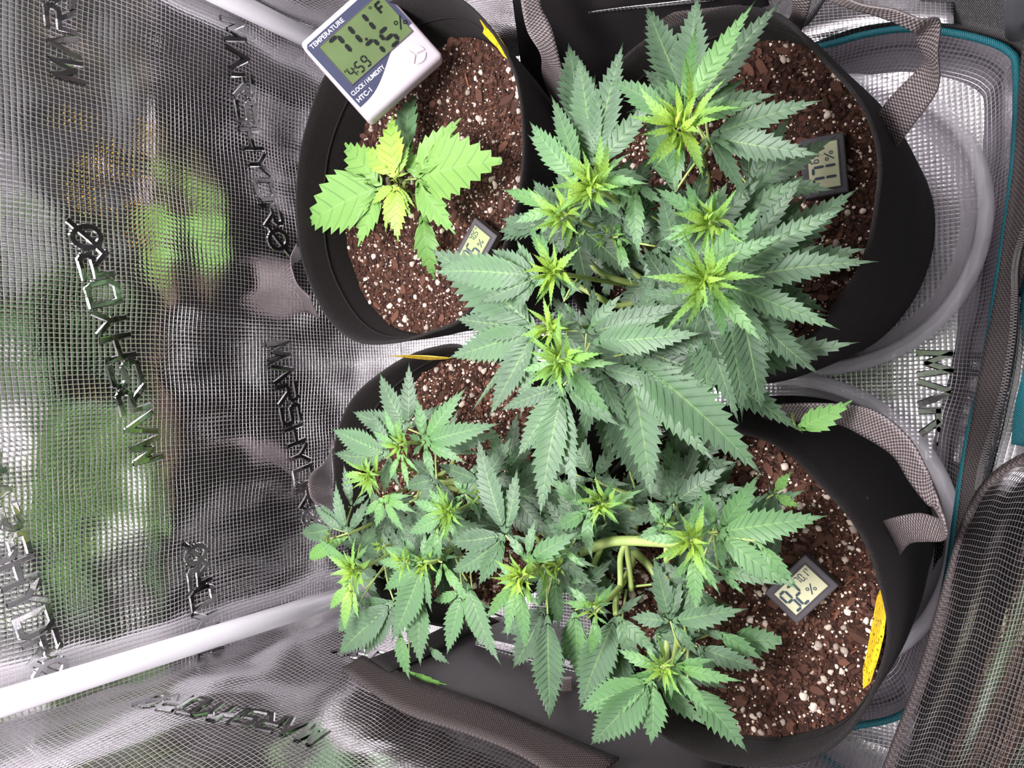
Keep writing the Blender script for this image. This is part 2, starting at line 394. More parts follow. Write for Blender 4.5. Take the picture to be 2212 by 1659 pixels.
mesh('side_panel', vs, fs, 'floorfilm', uv, parent=tray)
tube('teal_trim', [tuple(q) for q in rim], .0034, 'teal', tray, 8, 1)['label'] = 'teal trim'
fq = [(-.40, .03, 0), (.36, -.03, 0), (.45, .74, 0), (-.28, .75, 0)]
vs, uv, fs = [], [], []
nn = 90
for j in range(nn+1):
    for i in range(nn+1):
        a = Vector(fq[0]).lerp(Vector(fq[1]), i/nn).lerp(Vector(fq[3]).lerp(Vector(fq[2]), i/nn), j/nn)
        a.z = .0012 + .003*abs(noise.noise(Vector((a.x*10, a.y*10, 4))))
        vs.append(a); uv.append((a.x, a.y))
for j in range(nn):
    for i in range(nn): t = j*(nn+1)+i; fs.append((t, t+1, t+nn+2, t+nn+1))
mesh('floor_panel', vs, fs, 'floorfilm', uv, parent=tray)
o = emboss('raised_lettering', None, (1985, 762), (2010, 1330), 'MARSHYDRO', parent=tray, kscale=1)

# front: zipper tape, teal cloth, door flap
zp = empty('door_zipper'); tag(zp, 'dark brown zipper tape with metal teeth along the tent door edge', 'zipper')
strap('tape', pxs([(2215, 40, .07, 2260, 40, .06), (2204, 150, .07, 2262, 150, .06), (2192, 330, .068, 2262, 330, .06), (2172, 480, .066, 2236, 500, .06), (2152, 620, .062, 2200, 640, .06), (2124, 760, .06, 2184, 780, .06),
  (2102, 880, .06, 2156, 900, .06), (2082, 1000, .06, 2122, 1030, .06), (2066, 1130, .06, 2100, 1150, .06), (2050, 1240, .06, 2080, 1260, .06)]), 'binding', zp)
zl = cr([tuple(P(a, b2, .066)) for a, b2 in [(2262, 330), (2240, 420), (2205, 520), (2192, 580), (2191, 640), (2186, 730), (2170, 830), (2146, 920), (2122, 1000), (2111, 1060)]], 14)
vs, fs = [], []
for i in range(0, len(zl)-1):
    c = Vector(zl[i]); d = (Vector(zl[i+1])-c).normalized(); a = d.cross(Vector((0, 0, 1))).normalized()
    for sg in (-1, 1):
        b0 = len(vs); cc = c + a*.0011*sg + d*(.0006*sg)
        for dx in (-1, 1):
            for dy in (-1, 1):
                for dz in (-1, 1): vs.append(cc + a*dx*.0013 + d*dy*.0007 + Vector((0, 0, dz*.001)))
        fs += [tuple(b0+k for k in f) for f in ((0, 1, 3, 2), (4, 6, 7, 5), (0, 4, 5, 1), (2, 3, 7, 6), (0, 2, 6, 4), (1, 5, 7, 3))]
tag(mesh('zipper_teeth', vs, fs, 'teeth', smooth=False, parent=zp), kind='stuff')
o = strap('teal_door_cloth', pxs([(2225, 440, .05, 2330, 430, .05), (2206, 560, .05, 2330, 560, .05), (2206, 680, .05, 2330, 680, .05), (2212, 780, .05, 2330, 780, .05), (2192, 880, .05, 2330, 900, .05), (2184, 960, .05, 2330, 980, .04)]), 'teal')
tag(o, 'bright teal cloth strip right of the zipper', 'cloth')
o = strap('reflective_door_strip', pxs([(2198, 640, .035, 2240, 650, .035), (2190, 760, .035, 2225, 780, .035), (2166, 880, .035, 2215, 880, .035), (2140, 980, .035, 2210, 1000, .035), (2118, 1050, .035, 2190, 1090, .035)]), 'floorfilm')
tag(o, 'narrow reflective strip between zipper and teal cloth', 'film')
o = strap('added_film_strip', pxs([(1680, -60, .0, 1690, 125, .045), (1760, -60, .0, 1770, 88, .05), (1850, -60, .0, 1860, 58, .05), (1950, -60, .0, 1955, 46, .05), (2060, -60, .0, 2060, 52, .05)]), 'floorfilm')  # added strip, slanted to mirror dark in front of the bright right wall
tag(o, 'added silver film strip above the teal trim, slanted to dim the bright wall', 'film')
ft = empty('door_flap'); tag(ft, 'reflective tent door flap folded over in the bottom right corner', 'door flap')
ins = [(2235, 985, .235), (2180, 1012, .228), (2130, 1055, .22), (2098, 1110, .215), (2072, 1180, .21), (2046, 1270, .21), (2012, 1390, .21), (1980, 1490, .21), (1950, 1570, .21), (1915, 1665, .21), (1880, 1770, .21)]
ot = [(2420, 900, .36), (2440, 980, .46), (2460, 1060, .46), (2470, 1150, .46), (2480, 1240, .46), (2480, 1330, .46), (2480, 1450, .46), (2480, 1550, .46), (2480, 1650, .46), (2470, 1750, .46), (2460, 1850, .46)]
A = cr([tuple(P(*a))+tuple(P(*b2)) for a, b2 in zip(ins, ot)], 8); vs, uv, fs = [], [], []; s = 0; K = 40
for i, r in enumerate(A):
    a, b2 = Vector(r[:3]), Vector(r[3:])
    if i: s += (a-pa).length
    pa = a
    for k in range(K+1):
        f = k/K; q = a.lerp(b2, f); q.z += .004*math.sin(PI*min(1, f*1.3)) + .010*noise.noise(Vector((s*9, f*5, 2))) + .004*math.sin(f*26+s*22)
        vs.append(q); uv.append((s, (b2-a).length*f))
for i in range(len(A)-1):
    for k in range(K): t = i*(K+1)+k; fs.append((t, t+1, t+K+2, t+K+1))
mesh('reflective_sheet', vs, fs, 'wall', uv, parent=ft)
tube('edge_binding', [tuple(P(*a)) for a in ins], .0032, 'binding', ft, 8, 5)
strap('fold_binding', pxs([(2250, 962, .23, 2250, 1000, .235), (2180, 995, .225, 2185, 1025, .23), (2128, 1038, .215, 2140, 1062, .225), (2092, 1095, .21, 2108, 1115, .22), (2064, 1170, .205, 2080, 1182, .215), (2042, 1250, .205, 2052, 1256, .21)]), 'binding', ft)

# vent window on the left wall and webbing there
vw = empty('vent_window_cover'); tag(vw, 'black nylon vent cover with webbing edge at the bottom of the photo', 'vent cover')
def wsec(rows, wall, off): return [(wall.at(r[0], r[1], off), wall.at(r[2], r[3], off)) for r in rows]
strap('nylon_panel', wsec([(835, 1490, 1050, 1370), (960, 1560, 1185, 1345), (1100, 1630, 1350, 1380), (1230, 1720, 1520, 1450), (1400, 1830, 1700, 1560)], WL, .016), 'nylon', vw, cols=8)
strap('webbing_edge', wsec([(735, 1488, 779, 1464), (860, 1560, 905, 1515), (1000, 1622, 1060, 1575), (1105, 1672, 1180, 1632), (1240, 1760, 1330, 1710)], WL, .020), 'binding', vw, th=.003)
strap('hook_tape', wsec([(795, 1472, 838, 1497), (880, 1432, 925, 1457), (960, 1396, 1000, 1416), (1030, 1365, 1075, 1385)], WL, .022), 'velcro', vw)
strap('mesh_strip', wsec([(1028, 1414, 1022, 1430), (1130, 1440, 1124, 1462), (1240, 1478, 1236, 1500), (1340, 1520, 1338, 1538)], WL, .020), 'floorfilm', vw)
# top: vent cover on right wall
vr = empty('vent_window_cover'); tag(vr, 'black vent cover with glittering mesh seam behind the tallest plant', 'vent cover')
strap('nylon_panel', pxs([(1100, -60, .20, 1150, 330, .03), (1250, -60, .20, 1290, 300, .03), (1400, -60, .19, 1430, 240, .03), (1560, -60, .17, 1590, 190, .03), (1650, -60, .16, 1680, 120, .05)]), 'nylon_dark', vr, cols=8)
strap('mesh_seam', pxs([(1270, 26, .172, 1272, 30, .168), (1350, 15, .172, 1352, 21, .168), (1430, 6, .168, 1432, 13, .165), (1540, -7, .16, 1542, 1, .156)]), 'floorfilm', vr, th=.0006)
strap('webbing_seam', pxs([(1200, 62, .15, 1202, 90, .135), (1330, 44, .15, 1334, 74, .135), (1450, 26, .145, 1456, 62, .13), (1600, 10, .14, 1606, 40, .125)]), 'binding', vr, th=.001)
o = strap('black_floor_cloth', pxs([(1990, -30, .03, 1985, 58, .03), (2080, -30, .03, 2080, 66, .03), (2200, -40, .03, 2185, 105, .03), (2260, -40, .03, 2215, 150, .03)]), 'nylon_dark')
tag(o, 'black cloth outside the tray in the top right corner', 'cloth')
o = strap('added_dark_cover', pxs([(1560, -60, .12, 1560, 20, .12), (1640, -60, .12, 1650, 60, .12), (1720, -60, .12, 1735, 60, .12), (1790, -60, .12, 1790, -10, .12)]), 'nylon_dark')  # added dark strip covering the lamp's reflection in the right wall
tag(o, 'added black strip behind the upper right pot, hiding bright wall reflections', 'cloth')

# ---------------------------------------------------------------- saucers
def saucer(c, r, label, k):
    root = empty('plant_saucer'); tag(root, label, 'saucer')
    def lathe(name, prof, m):
        vs, fs, uv = [], [], []; n = 128
        for i in range(n):
            a = 2*PI*i/n; sc = 1 + .004*math.sin(a*5+k)
            for j, (rr, z) in enumerate(prof):
                ri = 1 + (.006*math.cos(a*32) if j in (2, 3, 4) and name == 'lip' else 0)
                vs.append((c[0]+math.cos(a)*rr*sc*ri, c[1]+math.sin(a)*rr*sc*ri, z)); uv.append((a*r, rr))
        K = len(prof)
        for i in range(n):
            for j in range(K-1): a = i*K+j; b_ = ((i+1) % n)*K+j; fs.append((a, b_, b_+1, a+1))
        return mesh(name, vs, fs, m, uv, parent=root)
    lathe('base', [(.004, .007), (r*.55, .007), (r*.56, .0085), (r*.57, .007), (r*.80, .007), (r*.81, .0085), (r*.82, .007)], 'saucer')
    lathe('side_wall', [(r*.82, .007), (r*.87, .010), (r*.90, .020), (r*.915, .033)], 'saucer_lip')
    lathe('lip', [(r*.915, .033), (r*.93, .0365), (r*.945, .0355), (r*.96, .037), (r*.98, .036), (r, .030), (r*1.003, .025)], 'saucer_lip')
    return root
saucer((.148, .158), .150, 'clear plastic saucer under the upper right pot', 1)
saucer((-.155, .198), .156, 'clear plastic saucer under the lower right pot', 2)

# ---------------------------------------------------------------- grow bags
NA = 120
def ring_from(pts, c):
    q = cr(pts+[pts[0]], 12)[:-1]
    q = [Vector(p) for p in q]; out = []
    ang = [(math.atan2(p.y-c[1], p.x-c[0]), (p.xy-Vector(c)).length, p.z) for p in q]; ang.sort()
    A = [a[0] for a in ang]; A = [A[-1]-2*PI]+A+[A[0]+2*PI]; rr = [ang[-1][1]]+[a[1] for a in ang]+[ang[0][1]]; zz = [ang[-1][2]]+[a[2] for a in ang]+[ang[0][2]]
    for i in range(NA):
        t = -PI+2*PI*i/NA; out.append((t, float(np.interp(t, A, rr)), float(np.interp(t, A, zz))))
    return out
def pot(c, rimpts, base, soil_z, label, bulge=.004, k=0, base_c=None):
    bc = base_c or c
    rg = ring_from(rimpts, c); root = empty('fabric_pot'); tag(root, label, 'pot')
    # smooth the rim
    for _ in range(2): rg = [(rg[i][0], (rg[i-1][1]+2*rg[i][1]+rg[(i+1) % NA][1])/4, (rg[i-1][2]+2*rg[i][2]+rg[(i+1) % NA][2])/4) for i in range(NA)]
    T = .0032; LV = 22; vs, fs, uv = [], [], []
    def at(i, f, off):
        t, r1, z1 = rg[i % NA]; z0 = .010
        p1 = Vector((c[0]+math.cos(t)*r1, c[1]+math.sin(t)*r1)); p0 = Vector((bc[0]+math.cos(t)*base, bc[1]+math.sin(t)*base))
        p = p0.lerp(p1, f**1.15); b2 = math.sin(PI*min(1, f*1.02))*bulge + .0022*noise.noise(Vector((math.cos(t)*2.5, math.sin(t)*2.5, f*4+k)))
        p = p + Vector((math.cos(t), math.sin(t)))*(b2+off)
        return Vector((p.x, p.y, z0+(z1-z0)*f))
    for i in range(NA):
        for j in range(LV+1): vs.append(at(i, j/LV, T/2))
        vs.append(at(i, 1, 0)+Vector((0, 0, .0012)))
        for j in range(LV+1): vs.append(at(i, 1-j/LV, -T/2))
    K = 2*(LV+1)+1
    for i in range(NA):
        for j in range(K-1): a = i*K+j; b_ = ((i+1) % NA)*K+j; fs.append((a, b_, b_+1, a+1))
    fs.append(tuple(i*K for i in range(NA))[::-1])
    mesh('felt_wall', vs, fs, 'felt', parent=root)
    def band(name, f0, f1, off, m):   # stitched seam band
        vs, fs = [], []
        for i in range(NA):
            for f in (f0, f1): vs.append(at(i, f, off))
            for f in (f1, f0): vs.append(at(i, f, off+.0012*(1 if off > 0 else -1)))
        for i in range(NA):
            for j in range(4): a = i*4+j; b_ = ((i+1) % NA)*4+j; a2 = i*4+(j+1) % 4; b2 = ((i+1) % NA)*4+(j+1) % 4; fs.append((a, b_, b2, a2))
        mesh(name, vs, fs, m, parent=root)
    band('inner_seam', .845, .852, -T/2-.0002, 'felt')
    sring = []
    for i in range(NA):
        t, r1, z1 = rg[i]; f = (soil_z-.01)/(z1-.01); p = at(i, f, -T/2-.0005); sring.append(p)
    return root, sring, at
RIMA = [(640, 440, .25), (652, 560, .25), (700, 670, .25), (765, 735, .25), (850, 737, .25), (930, 716, .25), (1000, 684, .25), (1075, 560, .25), (1118, 440, .25), (1131, 330, .25), (1125, 220, .25), (1100, 130, .25), (1040, 42, .25), (940, -20, .25), (800, 30, .26), (700, 170, .26), (655, 300, .255)]
RIMB = [(1697, 36, .25), (1762, 108, .25), (1832, 180, .25), (1882, 262, .25), (1906, 350, .25), (1897, 430, .25), (1868, 560, .25), (1812, 650, .25), (1750, 730, .25), (1650, 800, .25), (1540, 830, .25), (1420, 800, .25), (1272, 695, .25), (1222, 560, .25), (1222, 400, .25), (1262, 260, .25), (1320, 160, .25), (1400, 90, .25), (1500, 40, .25), (1600, 14, .25)]
RIMC = [(980, 746, .25), (890, 768, .25), (805, 818, .25), (758, 872, .25), (733, 930, .25), (722, 1000, .25), (735, 1120, .24), (775, 1230, .24), (860, 1320, .24), (980, 1350, .24), (1090, 1290, .24), (1170, 1180, .24), (1205, 1060, .24), (1190, 930, .24), (1130, 830, .245), (1050, 765, .25)]
RIMD = [(1560, 925, .24), (1640, 945, .24), (1702, 978, .24), (1772, 1040, .24), (1838, 1118, .24), (1882, 1192, .24), (1906, 1270, .24), (1918, 1350, .24), (1908, 1430, .24), (1878, 1510, .24), (1830, 1582, .24), (1760, 1632, .24), (1660, 1655, .24), (1560, 1645, .24), (1450, 1600, .24), (1370, 1520, .24), (1300, 1400, .24), (1262, 1260, .24), (1270, 1120, .24), (1330, 1010, .24), (1440, 945, .24)]
def rp(L): return [tuple(P(*q)) for q in L]
potA, srA, atA = pot((.209, .525), rp(RIMA), .125, .176, 'black felt pot holding the small light green seedling', k=1)
potB, srB, atB = pot((.135, .215), rp(RIMB), .132, .178, 'black felt pot at the upper right with the largest plant', .006, 2, (.139, .190))
potC, srC, atC = pot((-.105, .475), rp(RIMC), .118, .186, 'black felt pot at the lower left, mostly hidden under leaves', k=3)
potD, srD, atD = pot((-.160, .225), rp(RIMD), .130, .190, 'black felt pot at the lower right with the deepest soil', .006, 4, (-.153, .198))
# carrying handles
def handle(root, rows, seg=7): return strap('handle', pxs(rows), 'webbing', root, seg, 6, .0014)
handle(potA, [(1120, -40, .26, 1172, -40, .25), (1128, 20, .262, 1168, 10, .25), (1140, 70, .25, 1192, 62, .24), (1168, 118, .235, 1212, 140, .22), (1172, 160, .2, 1222, 190, .2), (1190, 215, .16, 1232, 250, .16), (1210, 290, .12, 1236, 310, .12)])
handle(potA, [(655, 545, .20, 640, 528, .24), (630, 600, .16, 628, 560, .225), (645, 655, .15, 640, 610, .22), (690, 690, .19, 668, 640, .225)])
handle(potB, [(1760, -50, .30, 1700, -40, .28), (1850, 5, .30, 1800, 5, .29), (1930, 20, .30, 1900, 36, .29), (1985, 40, .30, 1970, 66, .29), (2030, 44, .29, 1978, 80, .275), (2026, 110, .275, 1994, 120, .26), (2026, 190, .25, 1992, 140, .245), (1980, 260, .225, 1928, 205, .222), (1938, 315, .2, 1893, 256, .205), (1915, 345, .17, 1886, 300, .17)])
handle(potB, [(1760, -30, .25, 1700, -40, .25), (1742, 40, .22, 1712, 20, .225), (1730, 70, .17, 1690, 60, .17)])
handle(potD, [(1655, 905, .20, 1640, 880, .21), (1720, 912, .215, 1700, 872, .235), (1805, 915, .235, 1830, 874, .255), (1870, 945, .25, 1898, 892, .27), (1930, 985, .26, 1962, 945, .28), (1965, 1040, .265, 2000, 1010, .285), (2005, 1090, .27, 2016, 1050, .28), (2016, 1090, .265, 2044, 1140, .27),
  (2035, 1120, .255, 2036, 1168, .255), (1985, 1108, .235, 2000, 1170, .235), (1930, 1118, .215, 1965, 1175, .21), (1900, 1128, .19, 1938, 1206, .185)])
handle(potD, [(1212, 1462, .17, 1236, 1462, .17), (1214, 1510, .155, 1240, 1500, .15), (1222, 1570, .14, 1252, 1550, .135), (1262, 1606, .135, 1280, 1580, .13), (1330, 1610, .15, 1335, 1580, .15)])
handle(potC, [(722, 965, .235, 716, 935, .20), (700, 1000, .21, 716, 990, .17), (668, 1030, .19, 716, 1040, .15), (672, 1075, .19, 718, 1070, .15), (700, 1098, .205, 730, 1096, .17)])

# ---------------------------------------------------------------- soil
def variant(kind, i):
    rr = random.Random(i*13+len(kind)); bm = bmesh.new()
    if kind == 'perlite':
        bmesh.ops.create_icosphere(bm, subdivisions=2, radius=.5)
        s = Vector((rr.uniform(.8, 1.35), rr.uniform(.7, 1), rr.uniform(.6, .9))); o = Vector((i*3.1, 0, 0))
        for v in bm.verts: v.co *= 1 + .45*noise.noise(v.co*2.2+o) + .15*noise.noise(v.co*6+o); v.co *= s
    else:
        n = rr.randint(5, 8); ln = rr.uniform(1.0, 1.9) if kind == 'bark' else 3.2; wd = rr.uniform(.55, .9) if kind == 'bark' else .35; th = .28
        t0, t1 = [], []
        for j in range(n):
            a = 2*PI*j/n+rr.uniform(-.2, .2); x, y = math.cos(a)*ln*.5*rr.uniform(.7, 1), math.sin(a)*wd*.5*rr.uniform(.75, 1)
            t0.append(bm.verts.new((x, y, -th/2))); t1.append(bm.verts.new((x*.88, y*.88, th/2+rr.uniform(-.06, .06))))
        bm.faces.new(t0[::-1]); bm.faces.new(t1)
        for j in range(n): bm.faces.new((t0[j], t0[(j+1) % n], t1[(j+1) % n], t1[j]))
    me = bpy.data.meshes.new(kind+'_piece'); bm.to_mesh(me); bm.free()
    if kind == 'perlite': me.polygons.foreach_set('use_smooth', [True]*len(me.polygons))
    me.materials.append(MAT[{'perlite': 'perlite', 'bark': 'bark', 'fibre': 'fibre'}[kind]]); return me
VAR = {k: [variant(k, i) for i in range(7)] for k in ('perlite', 'bark', 'fibre')}
VNP = {k: [(np.array([v.co[:] for v in m.vertices]), [tuple(p.vertices) for p in m.polygons]) for m in VAR[k]] for k in VAR}
ico = bmesh.new(); bmesh.ops.create_icosphere(ico, subdivisions=1, radius=.5)
ICO = (np.array([v.co[:] for v in ico.verts]), [tuple(v.index for v in f.verts) for f in ico.faces]); ico.free()
def soil(c, sr, z, label, seed, nper, nbark, tilt=0, clear=()):
    rr = random.Random(seed); npr = np.random.RandomState(seed)
    c = Vector((c[0], c[1])); NR = 56
    zoff = [0.0]
    def hz(x, y): return zoff[0] + z + .0055*noise.noise(Vector((x*22, y*22, seed))) + .0028*noise.noise(Vector((x*75, y*75, seed+1))) + .0012*noise.noise(Vector((x*220, y*220, seed+2)))
    vs, fs = [(c.x, c.y, hz(*c))], []
    for j in range(1, NR+1):
        for i in range(NA):
            p = c.lerp(sr[i].xy, j/NR); e = max(0, (j/NR-.85)/.15); vs.append((p.x, p.y, hz(p.x, p.y)+.006*e*e))
    for i in range(NA):
        fs.append((0, 1+i, 1+(i+1) % NA))
        for j in range(NR-1): a = 1+j*NA+i; b_ = 1+j*NA+(i+1) % NA; fs.append((a, a+NA, b_+NA, b_))
    so = tag(mesh('potting_soil', vs, fs, 'soil'), label, 'soil', kind='stuff')
    def rnd(rmax=.985):
        i = rr.random()*NA; f = math.sqrt(rr.random())*rmax; zoff[0] = .006*max(0, (f-.85)/.15)**2; i0 = int(i) % NA
        p = c.lerp(sr[i0].xy.lerp(sr[(i0+1) % NA].xy, i-int(i)), f); return p.x, p.y
    for kind, n, s0, s1 in (('bark', nbark, .006, .0150), ('perlite', nper, .0032, .0078), ('fibre', nbark//3, .003, .0065)):
        for q in range(n):
            x, y = rnd(); s = s0 + (s1-s0)*rr.random()**2
            o = bpy.data.objects.new({'bark': 'bark_chip', 'perlite': 'perlite_grain', 'fibre': 'bark_splinter'}[kind], VAR[kind][rr.randrange(7)]); COL.objects.link(o); o.parent = so
            o.location = (x, y, hz(x, y)+s*(.12 if kind != 'perlite' else .22)); o.scale = (s, s, s)
            o.rotation_euler = (rr.uniform(-.4, .4), rr.uniform(-.4, .4), rr.uniform(0, 6.28))
    def crumbs(name, n, shp, s0, s1, m, flat=1):
        V, F = [], []
        for q in range(n):
            x, y = rnd(.995); s = s0+(s1-s0)*rr.random()**2.2; v0, f0 = shp if not isinstance(shp, list) else shp[rr.randrange(len(shp))]
            a = rr.uniform(0, 6.28); ca, sa = math.cos(a)*s, math.sin(a)*s; b0 = len(V)*len(v0) if 0 else None
            t = rr.uniform(-.7, .7); vv = v0*npr.uniform(.8, 1.2, v0.shape)
            zz = vv[:, 2]*flat + vv[:, 0]*t*.5
            X = np.stack([x+vv[:, 0]*ca-vv[:, 1]*sa, y+vv[:, 0]*sa+vv[:, 1]*ca, hz(x, y)+s*.18+zz*s], 1)
            base = crumbs.k; crumbs.k += len(v0); V.append(X); F += [tuple(base+i for i in f) for f in f0]
        tag(mesh(name, np.concatenate(V), F, m, smooth=False, parent=so), kind='stuff')
    crumbs.k = 0; crumbs('fine_perlite', 2600, ICO, .0009, .0032, 'perlite')
    crumbs.k = 0; crumbs('soil_crumbs', 4200, ICO, .0014, .0058, 'soil', .8)
    crumbs.k = 0; crumbs('bark_bits', 2300, VNP['bark'], .002, .0060, 'bark')
    crumbs.k = 0; crumbs('coir_fibres', 500, VNP['fibre'], .0008, .0022, 'fibre')
    return so
soil((.209, .52), srA, .176, 'reddish potting soil with white perlite around the small seedling', 11, 280, 130)
soil((.135, .21), srB, .178, 'dark bark-rich soil in the upper right pot', 12, 170, 200)
soil((-.105, .475), srC, .186, 'soil thick with perlite in the lower left pot', 13, 300, 110)
soil((-.160, .22), srD, .190, 'coarse brown soil with bark chips in the lower right pot', 14, 290, 220)

# ---------------------------------------------------------------- instruments
SEG = {'0': 'abcdef', '1': 'bc', '2': 'abged', '3': 'abgcd', '4': 'fgbc', '5': 'afgcd', '6': 'afgedc', '7': 'abc', '8': 'abcdefg', '9': 'abcdfg'}
def seg_digit(ch, x, y, w_, h, t, vs, fs, z=0):
    gp = t*.12
    S = {'a': ((0, h), (w_, h)), 'g': ((0, h/2), (w_, h/2)), 'd': ((0, 0), (w_, 0)), 'f': ((0, h/2), (0, h)), 'b': ((w_, h/2), (w_, h)), 'e': ((0, 0), (0, h/2)), 'c': ((w_, 0), (w_, h/2))}
    for s in SEG[ch]:
        (x0, y0), (x1, y1) = S[s]; d = Vector((x1-x0, y1-y0)); l = d.length; d /= l; n = Vector((-d.y, d.x)); a = Vector((x+x0, y+y0))+d*gp; b2 = Vector((x+x1, y+y1))-d*gp; k = len(vs)
        for p in (a, a+d*t/2+n*t/2, b2-d*t/2+n*t/2, b2, b2-d*t/2-n*t/2, a+d*t/2-n*t/2): vs.append((p.x, p.y, z))
        fs.append(tuple(range(k, k+6))[::-1])
def circ(x, y, r, t, vs, fs, n=16):
    k = len(vs)
    for i in range(n):
        a = 2*PI*i/n
        for q in (r-t/2, r+t/2): vs.append((x+math.cos(a)*q, y+math.sin(a)*q, 0))
    for i in range(n): a = k+2*i; b_ = k+2*((i+1) % n); fs.append((a, a+1, b_+1, b_))
def bar(x0, y0, x1, y1, t, vs, fs):
    d = Vector((x1-x0, y1-y0)).normalized(); n = Vector((-d.y, d.x))*t/2; k = len(vs)
    vs += [(x0-n.x, y0-n.y, 0), (x1-n.x, y1-n.y, 0), (x1+n.x, y1+n.y, 0), (x0+n.x, y0+n.y, 0)]; fs.append((k, k+1, k+2, k+3))
def percent(x, y, s, t, vs, fs):
    bar(x, y, x+s*.75, y+s, t*1.1, vs, fs); circ(x+s*.06, y+s*.74, s*.15, t*.8, vs, fs); circ(x+s*.72, y+s*.26, s*.15, t*.8, vs, fs)
def letterF(x, y, h, t, vs, fs):
    bar(x, y, x, y+h, t, vs, fs); bar(x, y+h, x+h*.6, y+h, t, vs, fs); bar(x, y+h*.5, x+h*.5, y+h*.5, t, vs, fs)
def frame_mat(o, ex, ey):
    ex = ex.normalized(); ez = ex.cross(ey).normalized(); ey = ez.cross(ex)
    return Matrix.Translation(o) @ Matrix((ex, ey, ez)).transposed().to_4x4()
def flat(name, vs, fs, m, parent, mw, z):
    o = mesh(name, [(a, b_, c+z) for a, b_, c in vs], fs, m, smooth=False, parent=parent); o.data.transform(mw); return o
def text(name, s, size, x, y, z, m, parent, mw, bold=.0, sx=1.0):
    cu = bpy.data.curves.new('t', 'FONT'); cu.body = s; cu.size = size; cu.offset = bold; cu.extrude = .00005
    to = bpy.data.objects.new('t', cu); COL.objects.link(to); dg = bpy.context.evaluated_depsgraph_get()
    me = bpy.data.meshes.new_from_object(to.evaluated_get(dg)); bpy.data.objects.remove(to); bpy.data.curves.remove(cu)
    me.name = name; me.materials.clear(); me.transform(Matrix.Translation((x, y, z)) @ Matrix.Diagonal((sx, 1, 1, 1))); me.transform(mw)
    return link(name, me, parent, m)
# large clock thermometer, leaning on the rim of the seedling's pot
dep = .778
def Pd(px, py, d=dep): return EYE + ray(px, py)*(d/FPX)
TL, TR, BLc = Pd(638, 99), Pd(800, -45), Pd(796, 262)
ex = (TR-TL); ey = (TL-BLc); mw = frame_mat(BLc, ex, ey); W, Hh = ex.length, ey.length
th = empty('clock_thermometer'); tag(th, 'white square digital clock thermometer with green screen leaning on a pot rim', 'thermometer')
bm = box_bm(W, Hh, .020, .005, 4); bmobj('case', bm, 'white_plastic', th, mw @ Matrix.Translation((W/2, Hh/2, -.010)), True)
# navy printed area, lower edge swooping
def pl(name, pts, z, m, parent=th, mw=mw, h=.0004):
    n = len(pts); vs = [(x, y, z) for x, y in pts]+[(x, y, z-h) for x, y in pts]
    fs = [tuple(range(n))]+[(i, (i+1) % n, n+(i+1) % n, n+i)[::-1] for i in range(n)]
    o = mesh(name, vs, fs, m, smooth=False, parent=parent); o.data.transform(mw); return o
sw = [(0.03+.94*t, .150+.275*(t**3*(t*(6*t-15)+10))) for t in [i/24 for i in range(25)]]
navy = [(x*W, y*Hh) for x, y in sw]+[(.965*W, .905*Hh), (.935*W, .93*Hh), (.05*W, .93*Hh), (.02*W, .90*Hh)]
pl('face_print', navy, .0006, 'navy')
pl('screen', [(.125*W, .36*Hh), (.92*W, .36*Hh), (.92*W, .83*Hh), (.125*W, .83*Hh)], .0011, 'lcd')
for q in [((.118, .352), (.927, .36)), ((.118, .83), (.927, .838))]: pl('screen_bezel', [(q[0][0]*W, q[0][1]*Hh), (q[1][0]*W, q[0][1]*Hh), (q[1][0]*W, q[1][1]*Hh), (q[0][0]*W, q[1][1]*Hh)], .0016, 'device')
for x in (.112, .92): pl('screen_bezel', [(x*W, .352*Hh), ((x+.007)*W, .352*Hh), ((x+.007)*W, .838*Hh), (x*W, .838*Hh)], .0016, 'device')
text('lettering', 'TEMPERATURE', .0070, .055*W, .862*Hh, .0008, 'print', th, mw, .00006, .95)
text('lettering', 'CLOCK / HUMIDITY', .0064, .05*W, .272*Hh, .0008, 'print', th, mw, .00006, .76)
text('lettering', 'HTC-1', .0068, .05*W, .19*Hh, .0008, 'print', th, mw, .00013)
vs, fs = [], []
seg_digit('7', .22*W, .59*Hh, .0115, .0225, .0042, vs, fs); seg_digit('1', .36*W, .59*Hh, .0115, .0225, .0042, vs, fs)
circ(.525*W, .59*Hh, .0008, .0016, vs, fs, 10); seg_digit('1', .555*W, .60*Hh, .0105, .021, .004, vs, fs)
circ(.76*W, .79*Hh, .0012, .0006, vs, fs); letterF(.81*W, .68*Hh, .0105, .0026, vs, fs)
seg_digit('7', .47*W, .375*Hh, .011, .0185, .004, vs, fs); seg_digit('5', .655*W, .375*Hh, .011, .0185, .004, vs, fs)
percent(.845*W, .44*Hh, .0115, .0013, vs, fs)
seg_digit('4', .175*W, .39*Hh, .0048, .0105, .0014, vs, fs)
for k, d in enumerate('59'): seg_digit(d, (.265+.085*k)*W, .385*Hh, .005, .0115, .0016, vs, fs)
for yy in (.415, .46): circ(.245*W, yy*Hh, .0004, .0008, vs, fs, 8)
flat('digits', vs, fs, 'digit', th, mw, .0017); text('lettering', 'AM', .0035, .14*W, .485*Hh, .0017, 'digit', th, mw)
